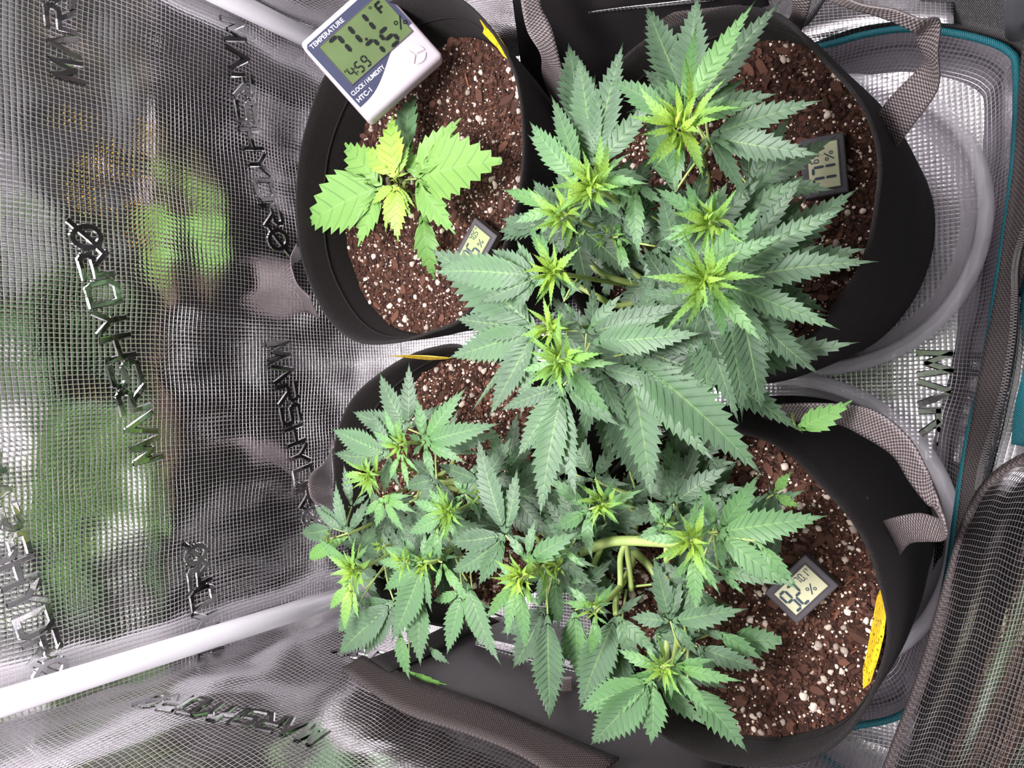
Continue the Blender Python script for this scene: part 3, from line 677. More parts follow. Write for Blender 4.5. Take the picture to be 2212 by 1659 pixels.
# three lobed button
for k in range(3):
    bm = bmesh.new(); c0 = Vector((.80*W, .165*Hh)); pts = []; a0 = PI/2+.2+k*2*PI/3+.14; a1 = a0+2*PI/3-.28; r = .0095
    pts.append(c0+Vector((math.cos((a0+a1)/2), math.sin((a0+a1)/2)))*.0012)
    for i in range(13): a = a0+(a1-a0)*i/12; pts.append(c0+Vector((math.cos(a), math.sin(a)))*r)
    v = [bm.verts.new((p.x, p.y, 0)) for p in pts]; f = bm.faces.new(v); e = bmesh.ops.extrude_face_region(bm, geom=[f])
    bmesh.ops.translate(bm, vec=(0, 0, .0016), verts=[g for g in e['geom'] if isinstance(g, bmesh.types.BMVert)])
    bmesh.ops.bevel(bm, geom=[g for g in bm.edges if all(abs(q.co.z-.0016) < 1e-6 for q in g.verts)], offset=.0005, segments=2, affect='EDGES')
    bmesh.ops.recalc_face_normals(bm, faces=bm.faces); bmobj('button', bm, 'white_plastic', th, mw)
# mini hygrometers lying on the soil
def mini(c, ex, ey, label, big, small, back):
    r = empty('mini_hygrometer'); tag(r, label, 'hygrometer'); W, H = .0485, .034
    mw = frame_mat(c, ex, ey); mw = mw @ Matrix.Translation((-W/2, -H/2, 0))
    bm = box_bm(W, H, .011, .0012, 2); bmobj('case', bm, 'device', r, mw @ Matrix.Translation((W/2, H/2, -.0055)))
    bm = box_bm(W*.80, H*.74, .0008, .0003, 1); bmobj('raised_frame', bm, 'device', r, mw @ Matrix.Translation((W/2, H/2, .0002)))
    o = pl('screen', [(.125*W, .17*H), (.875*W, .17*H), (.875*W, .83*H), (.125*W, .83*H)], .001, back, r, mw, .0003)
    vs, fs = [], []
    for k, d in enumerate(big): seg_digit(d, (.17+.185*k)*W, .22*H, .0062, .0175, .0021, vs, fs)
    percent(.585*W, .26*H, .0072, .0009, vs, fs)
    for k, d in enumerate(small): seg_digit(d, (.56+.085*k)*W, .60*H, .0025, .0062, .0008, vs, fs)
    circ(.72*W, .595*H, .0003, .0005, vs, fs, 8); circ(.815*W, .775*H, .0004, .0003, vs, fs, 10); letterF(.83*W, .70*H, .0025, .0004, vs, fs)
    flat('digits', vs, fs, 'digit2', r, mw, .0013)
def mini_px(center, a, b2, z, lift=.0, **k):
    c = P(*center, z); ex = P(*b2, z+lift)-P(*a, z); ez = Vector((0, -.12, 1)); ey = ez.cross(ex)
    mini(c, ex, ey, **k)
mini_px((1730, 1274), (1649, 1285), (1741, 1197), .206, label='black mini hygrometer reading 92 percent on the lower right pot soil', big='92', small='701', back='lcd_pale')
mini_px((1779, 358), (1787, 420), (1777, 300), .194, label='black mini hygrometer half covered by leaf tips in the upper right pot', big='77', small='697', back='lcd_pale')
mini_px((1026, 532), (992, 586), (1049, 481), .198, .006, label='black mini hygrometer on the seedling pot soil reading 70.5 degrees', big='75', small='705', back='lcd_soft')

# yellow sticky cards tucked inside the rims
def card(pts, label):
    n = len(pts); vs = []; nrm = (pts[1]-pts[0]).cross(pts[2]-pts[0]).normalized()*.0003
    for p in pts: vs += [p+nrm]
    for p in pts: vs += [p-nrm]
    fs = [tuple(range(n)), tuple(range(n, 2*n))[::-1]]+[(i, n+i, n+(i+1) % n, (i+1) % n) for i in range(n)]
    tag(mesh('sticky_card', vs, fs, 'yellow', smooth=False), label, 'sticky trap', 'yellow insect traps')
card([P(1036, 42, .247), P(1062, 60, .247), P(1078, 78, .247), P(1094, 104, .247), P(1110, 141, .247), P(1104, 134, .236), P(1088, 122, .230), P(1074, 100, .226), P(1066, 92, .228), P(1060, 80, .226), P(1043, 72, .228), P(1046, 62, .233)],
     'yellow sticky card with ragged edge tucked in the seedling pot rim')
card([P(834, 768, .262), P(880, 767, .262), P(925, 768, .262), P(978, 773, .262), P(965, 776, .252), P(925, 778, .240), P(885, 770, .248)], 'yellow sticky card seen edge-on between the two left pots')
card([P(1911, 1256, .236), P(1916, 1310, .234), P(1910, 1370, .232), P(1898, 1420, .228), P(1880, 1475, .226), P(1864, 1488, .215), P(1864, 1445, .210), P(1872, 1410, .208), P(1868, 1435, .207), P(1880, 1370, .205), P(1888, 1330, .203), P(1894, 1290, .203), P(1904, 1266, .220)],
     'long yellow sticky card along the rim of the lower right pot')
# bent training wires
for pts, lab in (([(1330, 1248, .235), (1334, 1236, .243), (1348, 1228, .247), (1366, 1230, .246), (1382, 1236, .24), (1384, 1240, .20)], 'bent wire hook over the stem of the lower right plant'),
                 ([(1278, 640, .19), (1272, 622, .215), (1276, 604, .23), (1292, 596, .235), (1318, 592, .23), (1332, 590, .2)], 'curved wire loop by the main stem of the largest plant'),
                 ([(918, 1050, .225), (926, 1062, .236), (942, 1058, .24), (956, 1050, .232), (962, 1052, .19)], 'small wire hook in the lower left pot')):
    tag(tube('training_wire', [tuple(P(*q)) for q in pts], .0013, 'wire', n=8), lab, 'wire', 'plant training wires')

# ---------------------------------------------------------------- plants
REG = {'T': (1100, 0), 'M': (1050, 380), 'N': (1050, 780), 'C': (600, 780), 'G': (600, 1209), 'E': (1150, 1209), 'A': (600, 0), 'B': (600, 380), 'Q': (1612, 0), 'U': (1612, 400), 'V': (1612, 800), 'p': (0, 0)}
def rpx(reg, x, y):
    x0, y0 = REG[reg]; k = 1 if reg == 'p' else 3.6867
    return x0+x/k, y0+y/k
UPV = Vector((0, -.35, 1)).normalized()
def leaflet(name, C, T, w_, parent, tone=(.15, .05), arch=.07, fold=.22, nt=None, blunt=1.0, raw=False, twist=0.0, base=.04, lobes=1.0):
    d = T-C; L = d.length
    if L < 1e-5: return None
    d = d/L; up = (UPV - d*UPV.dot(d)).normalized(); side = d.cross(up).normalized()
    if twist: up, side = (up*math.cos(twist)+side*math.sin(twist)), (side*math.cos(twist)-up*math.sin(twist))
    n = nt or max(5, min(16, int(L/.0056)))
    hw = w_*L*.5*(1.20 if tone[0] < .45 else 1.08)
    def prof(s):
        s = max(0, min(1, s))
        if s < base: return .06+.06*s/base
        if s < .40: return .10+.90*math.sin(PI/2*(s-base)/(.40-base))**.85
        u = (s-.40)/.60; return max(0, math.cos(PI/2*u)**(1.25*blunt))*(1-.35*u*blunt)
    bend = R.uniform(-.03, .03)
    def axis(s): return C + d*(L*s) + up*(arch*L*4*s*(1-s)) + side*(bend*L*math.sin(PI*s))
    vs, fs, uv, tn = [], [], [], []
    rows = []
    for i in range(n):
        s0 = base + (1-base)*(i/n); ds = (1-base)/n
        rows.append((s0, prof(s0+ds*.25)*(1-.22*lobes*(1 if i > 0 else 0)), float(i), 1))
        s1 = min(.995, s0+ds*1.08); rows.append((s1, prof(s0+ds*.55)*1.06 if not (nt is None and i >= n-2) else prof(s1), i+.5, -1))
    rows.append((1.0, 0.0, float(n), 0))
    rows.insert(0, (0.0, .05, -.5, 0))
    amp = min(.0015, hw*.12)
    for (s, p, v, rel) in rows:
        e = p*hw; sm = max(0, s - .95*e/L); sh = (s+sm)/2
        m0 = axis(sm); a_s = axis(s); t = tone[0]+(tone[1]-tone[0])*s
        pts = []
        for sg in (-1, 1):
            pe = a_s + side*(sg*e) + up*(fold*e)
            ph = m0.lerp(pe, .5) + up*(amp*rel - fold*e*.12) ; ph2 = m0.lerp(pe, .8)+up*amp*rel*.6
            pts.append((pe, ph2, ph))
        b0 = [pts[0][0], pts[0][1], pts[0][2], m0, pts[1][2], pts[1][1], pts[1][0]]
        vs += b0; uv += [(-1, v), (-.8, v), (-.5, v), (0, v), (.5, v), (.8, v), (1, v)]; tn += [t]*7
    for r in range(len(rows)-1):
        for c in range(6): a = r*7+c; fs.append((a, a+1, a+8, a+7))
    if raw: return vs, fs, uv, tn
    return mesh(name, vs, fs, 'leaf', uv, True, parent, tn)
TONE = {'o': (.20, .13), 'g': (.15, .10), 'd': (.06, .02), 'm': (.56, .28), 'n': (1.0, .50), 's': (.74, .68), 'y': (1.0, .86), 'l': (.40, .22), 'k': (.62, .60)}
class Plant:
    def __init__(s, label, base, hub):
        s.root = empty('potted_plant'); tag(s.root, label, 'plant'); s.base = Vector(base); s.hub = Vector(hub); s.tips = []; s.leaves = []
    def leaf(s, reg, z, cls, cx, cy, w_, tips, dz=-.010, **kw):
        cpx = rpx(reg, cx, cy); C = P(*cpx, z); s.leaves.append((C, reg, z, cls, w_, tips, dz, kw))
    def cola(s, reg, cx, cy, z, r=.030, n=16, tone=(1.08, .55), thick=.0016):
        cpx = rpx(reg, cx, cy); s.tips.append((P(*cpx, z), r, n, tone, thick))
    def finish(s, fill=0, avoid=(), fz=-.055, fr=(.05, .085), zmin=.215):
        # main stem
        hubs = [s.hub]
        tube('main_stem', [tuple(s.base-Vector((0, 0, .012))), tuple(s.base.lerp(s.hub, .5)+Vector((.003, 0, 0))), tuple(s.hub)], lambda t: .0046-.0008*t, 'stem', s.root, 10)
        for (c, r, n, tone, th_) in s.tips:
            a = s.hub + Vector((0, 0, -.002)); dd = c-a; m1 = a+Vector((dd.x*.35, dd.y*.35, -.006 if dd.z > .02 else 0)); m2 = a+Vector((dd.x*.8, dd.y*.8, dd.z*.25))
            tube('branch', [tuple(a), tuple(m1), tuple(m2), tuple(c-Vector((0, 0, .022))), tuple(c-Vector((0, 0, .004)))], lambda t, q=th_: q*1.9-(q*1.2)*t, 'stem', s.root, 8, 5)
            V, F, U, TN = [], [], [], []
            n = int(n*1.6); r *= 1.12
            for k in range(n):
                f = k/n; a = k*2.399+R.uniform(-.25, .25); el = math.radians(72-64*f**.8)+R.uniform(-.12, .12)
                ln = r*(.3+.75*f)*R.uniform(.65, 1.15); T = c+Vector((math.cos(a)*math.cos(el), math.sin(a)*math.cos(el), math.sin(el)*.8))*ln
                c0 = c+Vector((math.cos(a), math.sin(a), 0))*R.uniform(.0005, .004)+Vector((R.uniform(-.003, .003), R.uniform(-.003, .003), -.010*f+.003))
                q = leaflet('', c0, T, R.uniform(.12, .21), None, (tone[0], tone[1]+(1-f)*.4), R.uniform(.02, .2), .25, 10, raw=True, twist=R.uniform(-.6, .6), base=.02)
                b0 = len(V); V += q[0]; F += [tuple(b0+i for i in ff) for ff in q[1]]; U += q[2]; TN += q[3]
            mesh('growing_tip', V, F, 'leaf', U, True, s.root, TN)
        anch = [t[0] for t in s.tips] + [s.hub]
        def petiole(C, parent_cls):
            best = min(anch, key=lambda q: (q.xy-C.xy).length)
            if (best-C).length < .004: best = best-Vector((0, 0, .012))
            e = Vector((best.x, best.y, min(best.z-.012, C.z-.010)))
            if best is s.hub: e = s.hub
            if parent_cls == 1: e = C+Vector((.012, .004, -.006))
            mid_ = (C+e)/2 + Vector((0, 0, .002))
            return tube('fan_leaf', [tuple(e), tuple(mid_), tuple(C)], lambda t: .0012-.0004*t, 'stem', s.root, 6, 4)
        for (C, reg, z, cls, w_, tips, dz, kw) in s.leaves:
            fl = petiole(C, kw.get('stub'))
            for t in tips:
                tx, ty = t[0], t[1]; wm = t[2] if len(t) > 2 else 1.0; tz = t[3] if len(t) > 3 else dz
                T = P(*rpx(reg, tx, ty), z+tz)
                leaflet('leaflet', C+(T-C).normalized()*.0015, T, w_*wm, fl, TONE[cls], kw.get('arch', R.uniform(.03, .08)), kw.get('fold', .22), blunt=kw.get('blunt', 1.0), nt=kw.get('nt'), lobes=kw.get('lobes', 1), twist=R.uniform(-.28, .28), base=kw.get('base', .04))
        cnt = 0; tries = 0
        while cnt < fill and tries < 4000:
            tries += 1; a = R.choice(s.tips)[0]; ang = R.uniform(0, 2*PI); rd = R.uniform(.008, .05); C = Vector((a.x+math.cos(ang)*rd, a.y+math.sin(ang)*rd, max(zmin, a.z+fz+R.uniform(-.02, .012))))
            if (C-s.hub).length < .02: continue
            v = C-EYE; dpt = v.dot(Fv); X, Y = 1106+FPX*v.dot(ximg)/dpt, 829.5-FPX*v.dot(yimg)/dpt
            L = R.uniform(*fr)
            if any(math.hypot(X-q[0], Y-q[1]) < q[2]+L*900 for q in avoid): continue
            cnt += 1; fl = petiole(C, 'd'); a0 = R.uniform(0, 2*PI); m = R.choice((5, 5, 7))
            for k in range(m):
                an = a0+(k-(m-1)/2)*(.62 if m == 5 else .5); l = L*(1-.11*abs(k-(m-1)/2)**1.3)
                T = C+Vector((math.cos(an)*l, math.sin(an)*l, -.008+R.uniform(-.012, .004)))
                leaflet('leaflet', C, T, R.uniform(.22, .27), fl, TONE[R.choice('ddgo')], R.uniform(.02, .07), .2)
        return s

# -- small seedling, pale green
s1 = Plant('small pale green seedling with wide toothed leaves', P(868, 424, .178), P(868, 410, .215))
s1.cola('p', 856, 385, .232, .012, 8, (1.0, .8), .0014); s1.cola('p', 858, 405, .230, .012, 8, (1.0, .8), .0014)
L = s1.leaf
L('A', .236, 's', 1115, 1425, .62, [(1788, 1283, 1.0, -.004)], nt=9, blunt=.8, lobes=.6)
L('A', .238, 's', 1105, 1425, .40, [(1460, 940, 1.0), (1415, 1866, 1.05, -.010)], nt=8, lobes=.6)
L('A', .232, 's', 1110, 1425, .5, [(1052, 1200, .9)], nt=6)
L('A', .214, 'l', 1060, 1225, .42, [(1095, 760, 1, -.012)], nt=6, arch=.16, blunt=.7)
L('B', .218, 'k', 1150, 290, .34, [(1248, 828, 1, -.03)], nt=7, arch=.15)
L('A', .234, 's', 830, 1480, .52, [(240, 1785, 1.0, -.004)], nt=8, blunt=.75, lobes=.6)
L('A', .236, 's', 835, 1480, .46, [(535, 1138, .9), (640, 1965, .85)], nt=7, lobes=.6)
L('A', .246, 'y', 940, 1412, .46, [(915, 918, 1), (690, 1170, .75), (1052, 1145, .62), (1045, 1375, .5)], nt=8)
L('A', .246, 'y', 950, 1475, .42, [(960, 1925, 1), (1075, 1741, .72), (740, 1640, .7), (860, 1850, .7), (1100, 1660, .4)], nt=8)
s1.finish()

# -- largest plant
s2 = Plant('largest dark green plant with long serrated leaves across the middle', P(1392, 640, .182), P(1395, 612, .235))
L = s2.leaf
for (r_, x, y, z, rr, n) in [('T', 1355, 1000, .372, .036, 24), ('T', 650, 1490, .368, .034, 24), ('M', 610, 300, .355, .030, 18), ('M', 525, 760, .362, .028, 20), ('M', 1765, 370, .355, .030, 20), ('M', 1740, 830, .375, .036, 24),
                              ('M', 500, 1210, .36, .024, 14), ('M', 575, 1470, .375, .032, 24), ('M', 960, 480, .31, .018, 10), ('M', 690, 510, .31, .014, 8), ('M', 845, 540, .30, .014, 8)]:
    s2.cola(r_, x, y, z, rr, n)
L('T', .325, 'g', 1440, 880, .25, [(1085, 28), (1510, -60, 1.05), (2168, -2, .85)])
L('T', .358, 'm', 1400, 880, .20, [(1495, 178, .8), (1965, 0, .95), (1240, 600, .9)])
L('T', .360, 'l', 1310, 960, .21, [(768, 630, 1), (1120, 635, 1), (905, 800, .7), (1165, 835, .5)])
L('T', .362, 'm', 1440, 930, .16, [(1640, 735, .9), (1770, 745, .9), (1800, 955, 1.1), (1680, 965, .7)])
L('T', .350, 'l', 1460, 900, .21, [(2022, 795, 1)])
L('T', .340, 'o', 1590, 1085, .205, [(2510, 795, 1.05), (2505, 1238, 1.15), (1910, 1615, 1.0), (1400, 1378, .8), (1820, 1240, .6, .012)])
L('T', .352, 'l', 1370, 1090, .24, [(1325, 1575), (1470, 1150, .6), (1410, 1385, .7), (1335, 1235, .6)])
L('T', .325, 'o', 1320, 1530, .30, [(1075, 925, 1)])
L('T', .322, 'g', 1560, 850, .28, [(2150, 745, .9), (1905, 610, .9)])
L('T', .340, 'o', 680, 1330, .235, [(548, 428, 1), (912, 328, 1), (1190, 750, 1), (330, 922, .8)])
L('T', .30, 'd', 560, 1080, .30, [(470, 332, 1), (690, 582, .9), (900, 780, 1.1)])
L('T', .355, 'l', 560, 1450, .22, [(330, 748, .8), (160, 962, 1), (143, 1070, 1), (480, 1000, .7)])
L('T', .362, 'm', 680, 1440, .20, [(970, 1212, .9), (1125, 1466, 1), (992, 1580, 1), (830, 1402, .7)])
L('T', .335, 'o', 780, 1380, .27, [(1125, 1440, 1)])
L('T', .345, 'l', 660, 1560, .22, [(740, 1760, .8), (930, 1770, .8), (560, 1800, .9), (310, 1690, .9)])
L('M', .345, 'm', 570, 260, .22, [(128, 107, 1), (222, 120, .9), (204, 388, .9), (408, 505, .85), (490, 282, .6), (660, 80, .9)])
L('M', .342, 'l', 640, 300, .22, [(830, 322, 1), (742, 388, .9), (800, 300, .8), (700, 90, .8)])
L('M', .300, 'g', 440, 400, .36, [(98, 448, 1), (120, 340, .8)])
L('M', .30, 'd', 520, 340, .30, [(110, 520, .9), (560, 600, 1), (300, 300, .8)])
L('M', .335, 'o', 425, 805, .235, [(-424, 770, .95), (38, 578, 1.1), (242, 500, .9), (-58, 1015, .95), (190, 1110, .8)])
L('M', .352, 'm', 500, 730, .17, [(327, 372, 1), (443, 430, 1), (592, 518, .9), (598, 655, .8), (742, 698, 1)])
L('M', .350, 'l', 545, 790, .21, [(660, 862, 1), (775, 942, 1), (590, 912, .9), (370, 905, .8)])
L('M', .315, 'o', 410, 1215, .25, [(-455, 575, 1.15), (-250, 1135, 1.1), (-305, 1450, 1.05), (25, 1925, 1.0), (275, 1935, .75), (572, 1065, .9), (-130, 1900, .2)])
L('M', .35, 'm', 480, 1200, .2, [(290, 1300, 1), (560, 1090, .8), (740, 1160, .9), (690, 1330, .9)])
L('M', .352, 'l', 1700, 330, .20, [(1330, 90, 1), (1585, 20, .95), (1460, 130, .8), (1880, 80, .9)])
L('M', .350, 'm', 1720, 390, .20, [(1385, 520, 1), (1480, 600, 1), (1400, 440, .6), (1900, 400, 1)])
L('M', .318, 'o', 1790, 420, .27, [(2212, 60, 1), (2400, -130, .9), (2560, -5, .85), (1930, 30, 1)])
L('M', .36, 'l', 1720, 740, .22, [(2225, 205, 1.05), (1550, 488, 1), (2420, 440, .85)])
L('M', .352, 'l', 1690, 800, .22, [(1470, 595, .9), (1650, 985, .5)])
L('M', .366, 'm', 1790, 840, .15, [(1975, 750, 1), (2085, 765, 1), (2000, 812, .9), (1920, 860, .8)])
L('M', .356, 'm', 1800, 905, .20, [(2225, 1350, 1), (1895, 1345, 1.1), (2060, 1000, .7), (1700, 1100, .6)])
L('M', .328, 'o', 1880, 850, .205, [(2890, 242, 1), (3132, 682, 1), (2822, 1228, 1.0), (2740, 780, .7), (2545, -10, .8), (2290, 1370, .85)])
L('M', .29, 'g', 2080, 800, .27, [(3045, 574, 1), (2738, 1090, 1), (2972, 94, 1)])
L('M', .320, 'o', 1690, 1000, .24, [(1750, 1900, 1.05), (2010, 1700, 1), (2020, 1990, .8), (2070, 1560, .8), (1200, 930, .8)])
L('M', .318, 'o', 1900, 1000, .2, [(2040, 1960, 1)])
L('M', .34, 'o', 800, 1255, .235, [(1598, 1010, 1.0), (1100, 925, 1), (560, 1065, .9)])
L('M', .345, 'o', 830, 1330, .235, [(1752, 1248, 1.0), (855, 1300, .6), (1490, 1090, .8)])
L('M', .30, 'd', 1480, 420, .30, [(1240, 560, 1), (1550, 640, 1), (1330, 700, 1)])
L('M', .325, 'l', 1185, 60, .28, [(1222, 655, .85), (960, 320, 1), (1440, 230, .9), (800, 20, .8)])
L('M', .31, 'm', 1050, 485, .25, [(1168, 880, .9), (1180, 560, .7), (1060, 350, .9)])
L('M', .30, 'o', 1350, 560, .24, [(1290, 920, 1), (1500, 620, .9), (1560, 1000, 1)])
L('M', .30, 'l', 1580, 800, .26, [(1300, 920, 1), (1330, 830, .7), (1470, 560, .8)])
L('M', .33, 'l', 620, 1000, .22, [(600, 850, .8), (800, 800, .9), (720, 1150, .8)])
L('M', .366, 'm', 640, 1480, .19, [(1080, 1492, .95), (350, 1640, 1), (390, 1590, .8), (260, 1560, .8), (470, 1730, .9)])
L('M', .362, 'l', 640, 1520, .19, [(1040, 1960, .9), (520, 1760, .9), (700, 1750, .8), (850, 1880, .8), (400, 1380, .9)])
L('N', .338, 'o', 615, 195, .225, [(243, 778, 1.05), (430, 1255, .95), (722, 1122, .8), (1092, 530, 1.0), (105, 400, .8), (1000, 120, .7)])
L('N', .330, 'o', 880, 40, .22, [(1140, 540, 1), (670, 818, .6), (1488, 210, 1)])
L('N', .325, 'o', 1120, -60, .27, [(1850, 828, .72, -.025), (2215, 925, .92, -.03), (1322, 1130, .85, -.03)])
L('N', .30, 'd', 980, 150, .30, [(1320, 1110, 1, -.02), (950, 800, 1.0)])
L('N', .285, 'g', 1620, -60, .26, [(2980, -152, .95, -.01), (2525, 575, .9, -.02)])
L('V', .262, 'k', 400, 470, .42, [(842, 238, 1, .01)], nt=7, stub=1)
L('M', .285, 'd', 1950, 1150, .30, [(2300, 1500, 1), (2480, 1560, .9), (2150, 1750, 1)])
s2.finish(34, [(1330, 610, 30), (1420, 440, 30), (1190, 650, 20), (1560, 120, 60), (1300, 960, 10), (1765, 350, 60), (1020, 530, 60)], zmin=.25)

# -- lower left plant
s3 = Plant('bushy mid-green plant at the lower left spilling over its pot', P(930, 1052, .19), P(930, 1040, .225))
L = s3.leaf
for (r_, x, y, z, rr, n) in [('C', 965, 665, .345, .022, 14), ('C', 720, 905, .325, .026, 18), ('C', 1350, 1200, .335, .026, 20), ('C', 1000, 1600, .325, .022, 14), ('G', 600, 85, .325, .030, 22), ('G', 1160, 40, .33, .020, 12), ('G', 1930, 140, .34, .028, 18),
                             ('C', 1600, 1050, .30, .014, 8), ('C', 1100, 960, .28, .014, 10), ('C', 820, 1480, .29, .016, 10), ('G', 2200, 60, .30, .02, 12), ('C', 400, 1420, .30, .012, 8)]:
    s3.cola(r_, x, y, z, rr, n)
L('C', .300, 'g', 1040, 540, .24, [(813, 85, 1), (1046, 0, .95), (590, 400, 1), (1325, 332, .9), (720, 600, .9)])
L('C', .322, 'l', 1170, 645, .22, [(1100, 270, .95), (1512, 200, 1), (1782, 495, 1.05), (1515, 818, 1.0), (1250, 962, 1), (1032, 580, .9), (1072, 760, .7)])
L('C', .29, 'g', 1300, 700, .22, [(1778, 565, 1), (1640, 740, .7), (1450, 370, .8)])
L('C', .340, 'm', 965, 670, .15, [(838, 340, 1), (982, 398, 1), (740, 545, 1), (1036, 525, .8), (800, 662, .8)])
L('C', .340, 'm', 985, 730, .16, [(1138, 902, 1), (1046, 1042, 1), (890, 965, 1), (1050, 700, .7), (1060, 880, .5)])
L('C', .308, 'o', 890, 755, .24, [(428, 540, 1), (752, 398, .9), (440, 732, .95), (840, 1070, 1), (985, 1020, .9)])
L('C', .318, 'n', 725, 905, .17, [(520, 915, 1), (703, 732, .9), (812, 805, 1), (742, 1115, 1), (650, 1015, .9), (822, 1075, 1)])
L('C', .312, 'm', 840, 1080, .23, [(1088, 1066, .9), (1125, 1216, 1), (1028, 1388, 1), (780, 1340, 1), (690, 1240, .8)])
L('C', .30, 'o', 560, 1370, .22, [(463, 950, .9), (330, 1122, .95), (285, 1135, .6), (665, 1190, 1), (745, 1062, .95), (600, 1480, .8)])
L('C', .285, 'o', 590, 1160, .22, [(523, 812, .9), (560, 1165, .5), (730, 1050, 1)])
L('C', .275, 'g', 440, 1330, .30, [(178, 1366, 1)]); L('C', .29, 'k', 560, 1400, .22, [(262, 1580, .7, -.03), (390, 1450, .7)], arch=.12)
L('C', .325, 'm', 1345, 1205, .19, [(1188, 985, 1), (1060, 1105, 1), (1498, 1197, .9), (1515, 1277, .9), (1360, 1070, .6)])
L('C', .32, 'l', 1345, 1225, .21, [(1030, 1382, 1), (1465, 1490, .9), (1105, 1290, .8), (1330, 1460, .7)])
L('C', .322, 'o', 1815, 1385, .235, [(1590, 582, .95), (1912, 830, 1), (1350, 1440, 1.1), (1362, 1690, 1), (1592, 1800, 1), (2070, 1450, .8)])
L('C', .295, 'g', 1640, 960, .26, [(1872, 585, 1), (1880, 715, 1), (1850, 1000, .9), (1270, 815, .9)])
L('C', .298, 'l', 1490, 1060, .24, [(1385, 870, 1), (1502, 895, 1), (1620, 1230, 1), (1380, 1130, .7)])
L('C', .318, 'l', 1160, 1600, .23, [(835, 1480, 1), (1180, 1340, 1), (1270, 1345, .8), (780, 1590, .7)])
L('C', .315, 'l', 1270, 1310, .22, [(1175, 1640, 1.1), (1300, 1620, .9)])
L('C', .305, 'l', 1110, 1560, .24, [(1015, 1385, 1), (1450, 1560, 1), (1300, 1500, .8)])
L('G', .31, 'm', 600, 30, .17, [(460, -10, 1), (470, 60, .9), (480, 200, .8), (310, -190, 1.1), (740, -150, 1)])
L('G', .318, 'n', 590, 190, .18, [(410, 410, 1.1), (540, 590, 1), (650, 490, 1), (470, 180, .8), (760, 150, .9)])
L('G', .285, 'g', 660, 330, .28, [(480, 582, 1), (620, 560, 1), (770, 430, .7)])
L('G', .292, 'o', 925, 330, .24, [(480, 762, 1.05), (630, 320, .9), (690, 770, 1.15)])
L('G', .30, 'l', 1165, 30, .22, [(840, 245, 1), (905, 660, 1.15), (1010, 480, .9), (1228, 425, 1), (1248, 298, .9)])
L('G', .288, 'l', 1145, 260, .27, [(1140, 860, 1), (905, 600, .9), (1030, 640, .9)])
L('G', .285, 'l', 1470, 250, .24, [(1348, 762, 1), (1225, 330, .8), (1620, 700, .7)])
L('G', .295, 'l', 1510, 170, .22, [(1778, 842, 1.05), (1640, 600, .7)])
L('G', .318, 'm', 1310, 20, .22, [(1562, 340, 1), (1250, 250, .7)])
L('G', .27, 'l', 975, 560, .28, [(1055, 965, 1)]); L('G', .245, 'k', 1040, 890, .2, [(1348, 996, 1)], nt=5)
L('G', .27, 'o', 1200, 690, .34, [(1368, 828, 1)], nt=6)
L('G', .33, 'm', 1905, 170, .19, [(1745, 20, .9), (1660, 480, 1.1), (1770, 190, .8), (1735, 100, .8)])
L('G', .328, 'm', 1920, 190, .19, [(1972, 748, 1), (1992, 585, .9), (2110, 398, 1), (1830, 640, .9)])
L('G', .29, 'g', 2130, 380, .27, [(1870, 872, 1.15), (1760, 590, .9), (2080, 820, .8)])
L('G', .305, 'o', 2150, 430, .20, [(2172, 1285, 1.1, -.03), (2080, 700, .9)])
L('N', .33, 'l', 335, 1590, .24, [(762, 1350, 1.15), (400, 1235, .9), (665, 1530, .95), (160, 1355, .9)])
L('N', .315, 'm', 600, 1480, .2, [(730, 1445, .9), (500, 1450, .8), (820, 1655, 1), (560, 1600, .8)])
L('G', .275, 'd', 700, 230, .28, [(850, 330, 1), (620, 420, .9)]); L('G', .27, 'g', 1560, 330, .28, [(1700, 390, 1), (1500, 560, .9), (1330, 330, 1)])
s3.finish(30, [(1130, 900, 40), (1020, 800, 40), (880, 790, 60), (1200, 960, 20), (760, 900, 60)], -.05, (.04, .065), zmin=.25)

# -- lower right plant
s4 = Plant('mid-green plant with a thick bent stem in the lower right pot', P(1352, 1200, .195), P(1352, 1176, .235))
L = s4.leaf
for (r_, x, y, z, rr, n) in [('N', 915, 1150, .315, .024, 16), ('N', 1630, 1430, .325, .026, 18), ('E', 1040, 860, .315, .022, 14), ('E', 480, 390, .315, .018, 10), ('N', 1420, 1290, .28, .014, 8), ('E', 60, 60, .31, .022, 12)]:
    s4.cola(r_, x, y, z, rr, n, thick=.0021)
L('N', .305, 'm', 905, 1150, .20, [(1037, 900, .9), (1282, 1012, .9), (1212, 1168, .9), (845, 960, .5), (1072, 1225, .8), (1062, 1305, .7)])
L('N', .30, 'l', 820, 1180, .23, [(497, 920, .95), (515, 1345, 1.1), (852, 1592, .95), (885, 1440, .8), (840, 1010, .6)])
L('N', .270, 'g', 862, 940, .28, [(620, 400, 1.05), (1085, 625, 1.0), (1160, 985, .8), (1020, 570, .5), (600, 960, .7)])
L('N', .262, 'd', 700, 900, .32, [(470, 700, 1), (560, 1290, 1.2), (760, 1340, 1.2), (500, 640, 1)])
L('N', .262, 'g', 1495, 1135, .30, [(1530, 655, .9), (1340, 740, .9), (1950, 830, 1), (1110, 1270, .95), (1180, 900, .8), (1600, 1480, .8)])
L('N', .25, 'g', 1120, 1100, .34, [(850, 900, 1), (1420, 880, .9), (640, 1180, .9), (1330, 1280, .9)])
L('N', .285, 'l', 1420, 1300, .26, [(1275, 1080, 1), (1490, 1130, 1), (1200, 1410, .8), (1480, 1250, .8)])
L('N', .300, 'l', 1845, 1360, .26, [(1690, 965, .9), (2180, 885, 1.1), (2730, 1230, 1.1), (2495, 1820, 1.0), (1900, 1680, .9)])
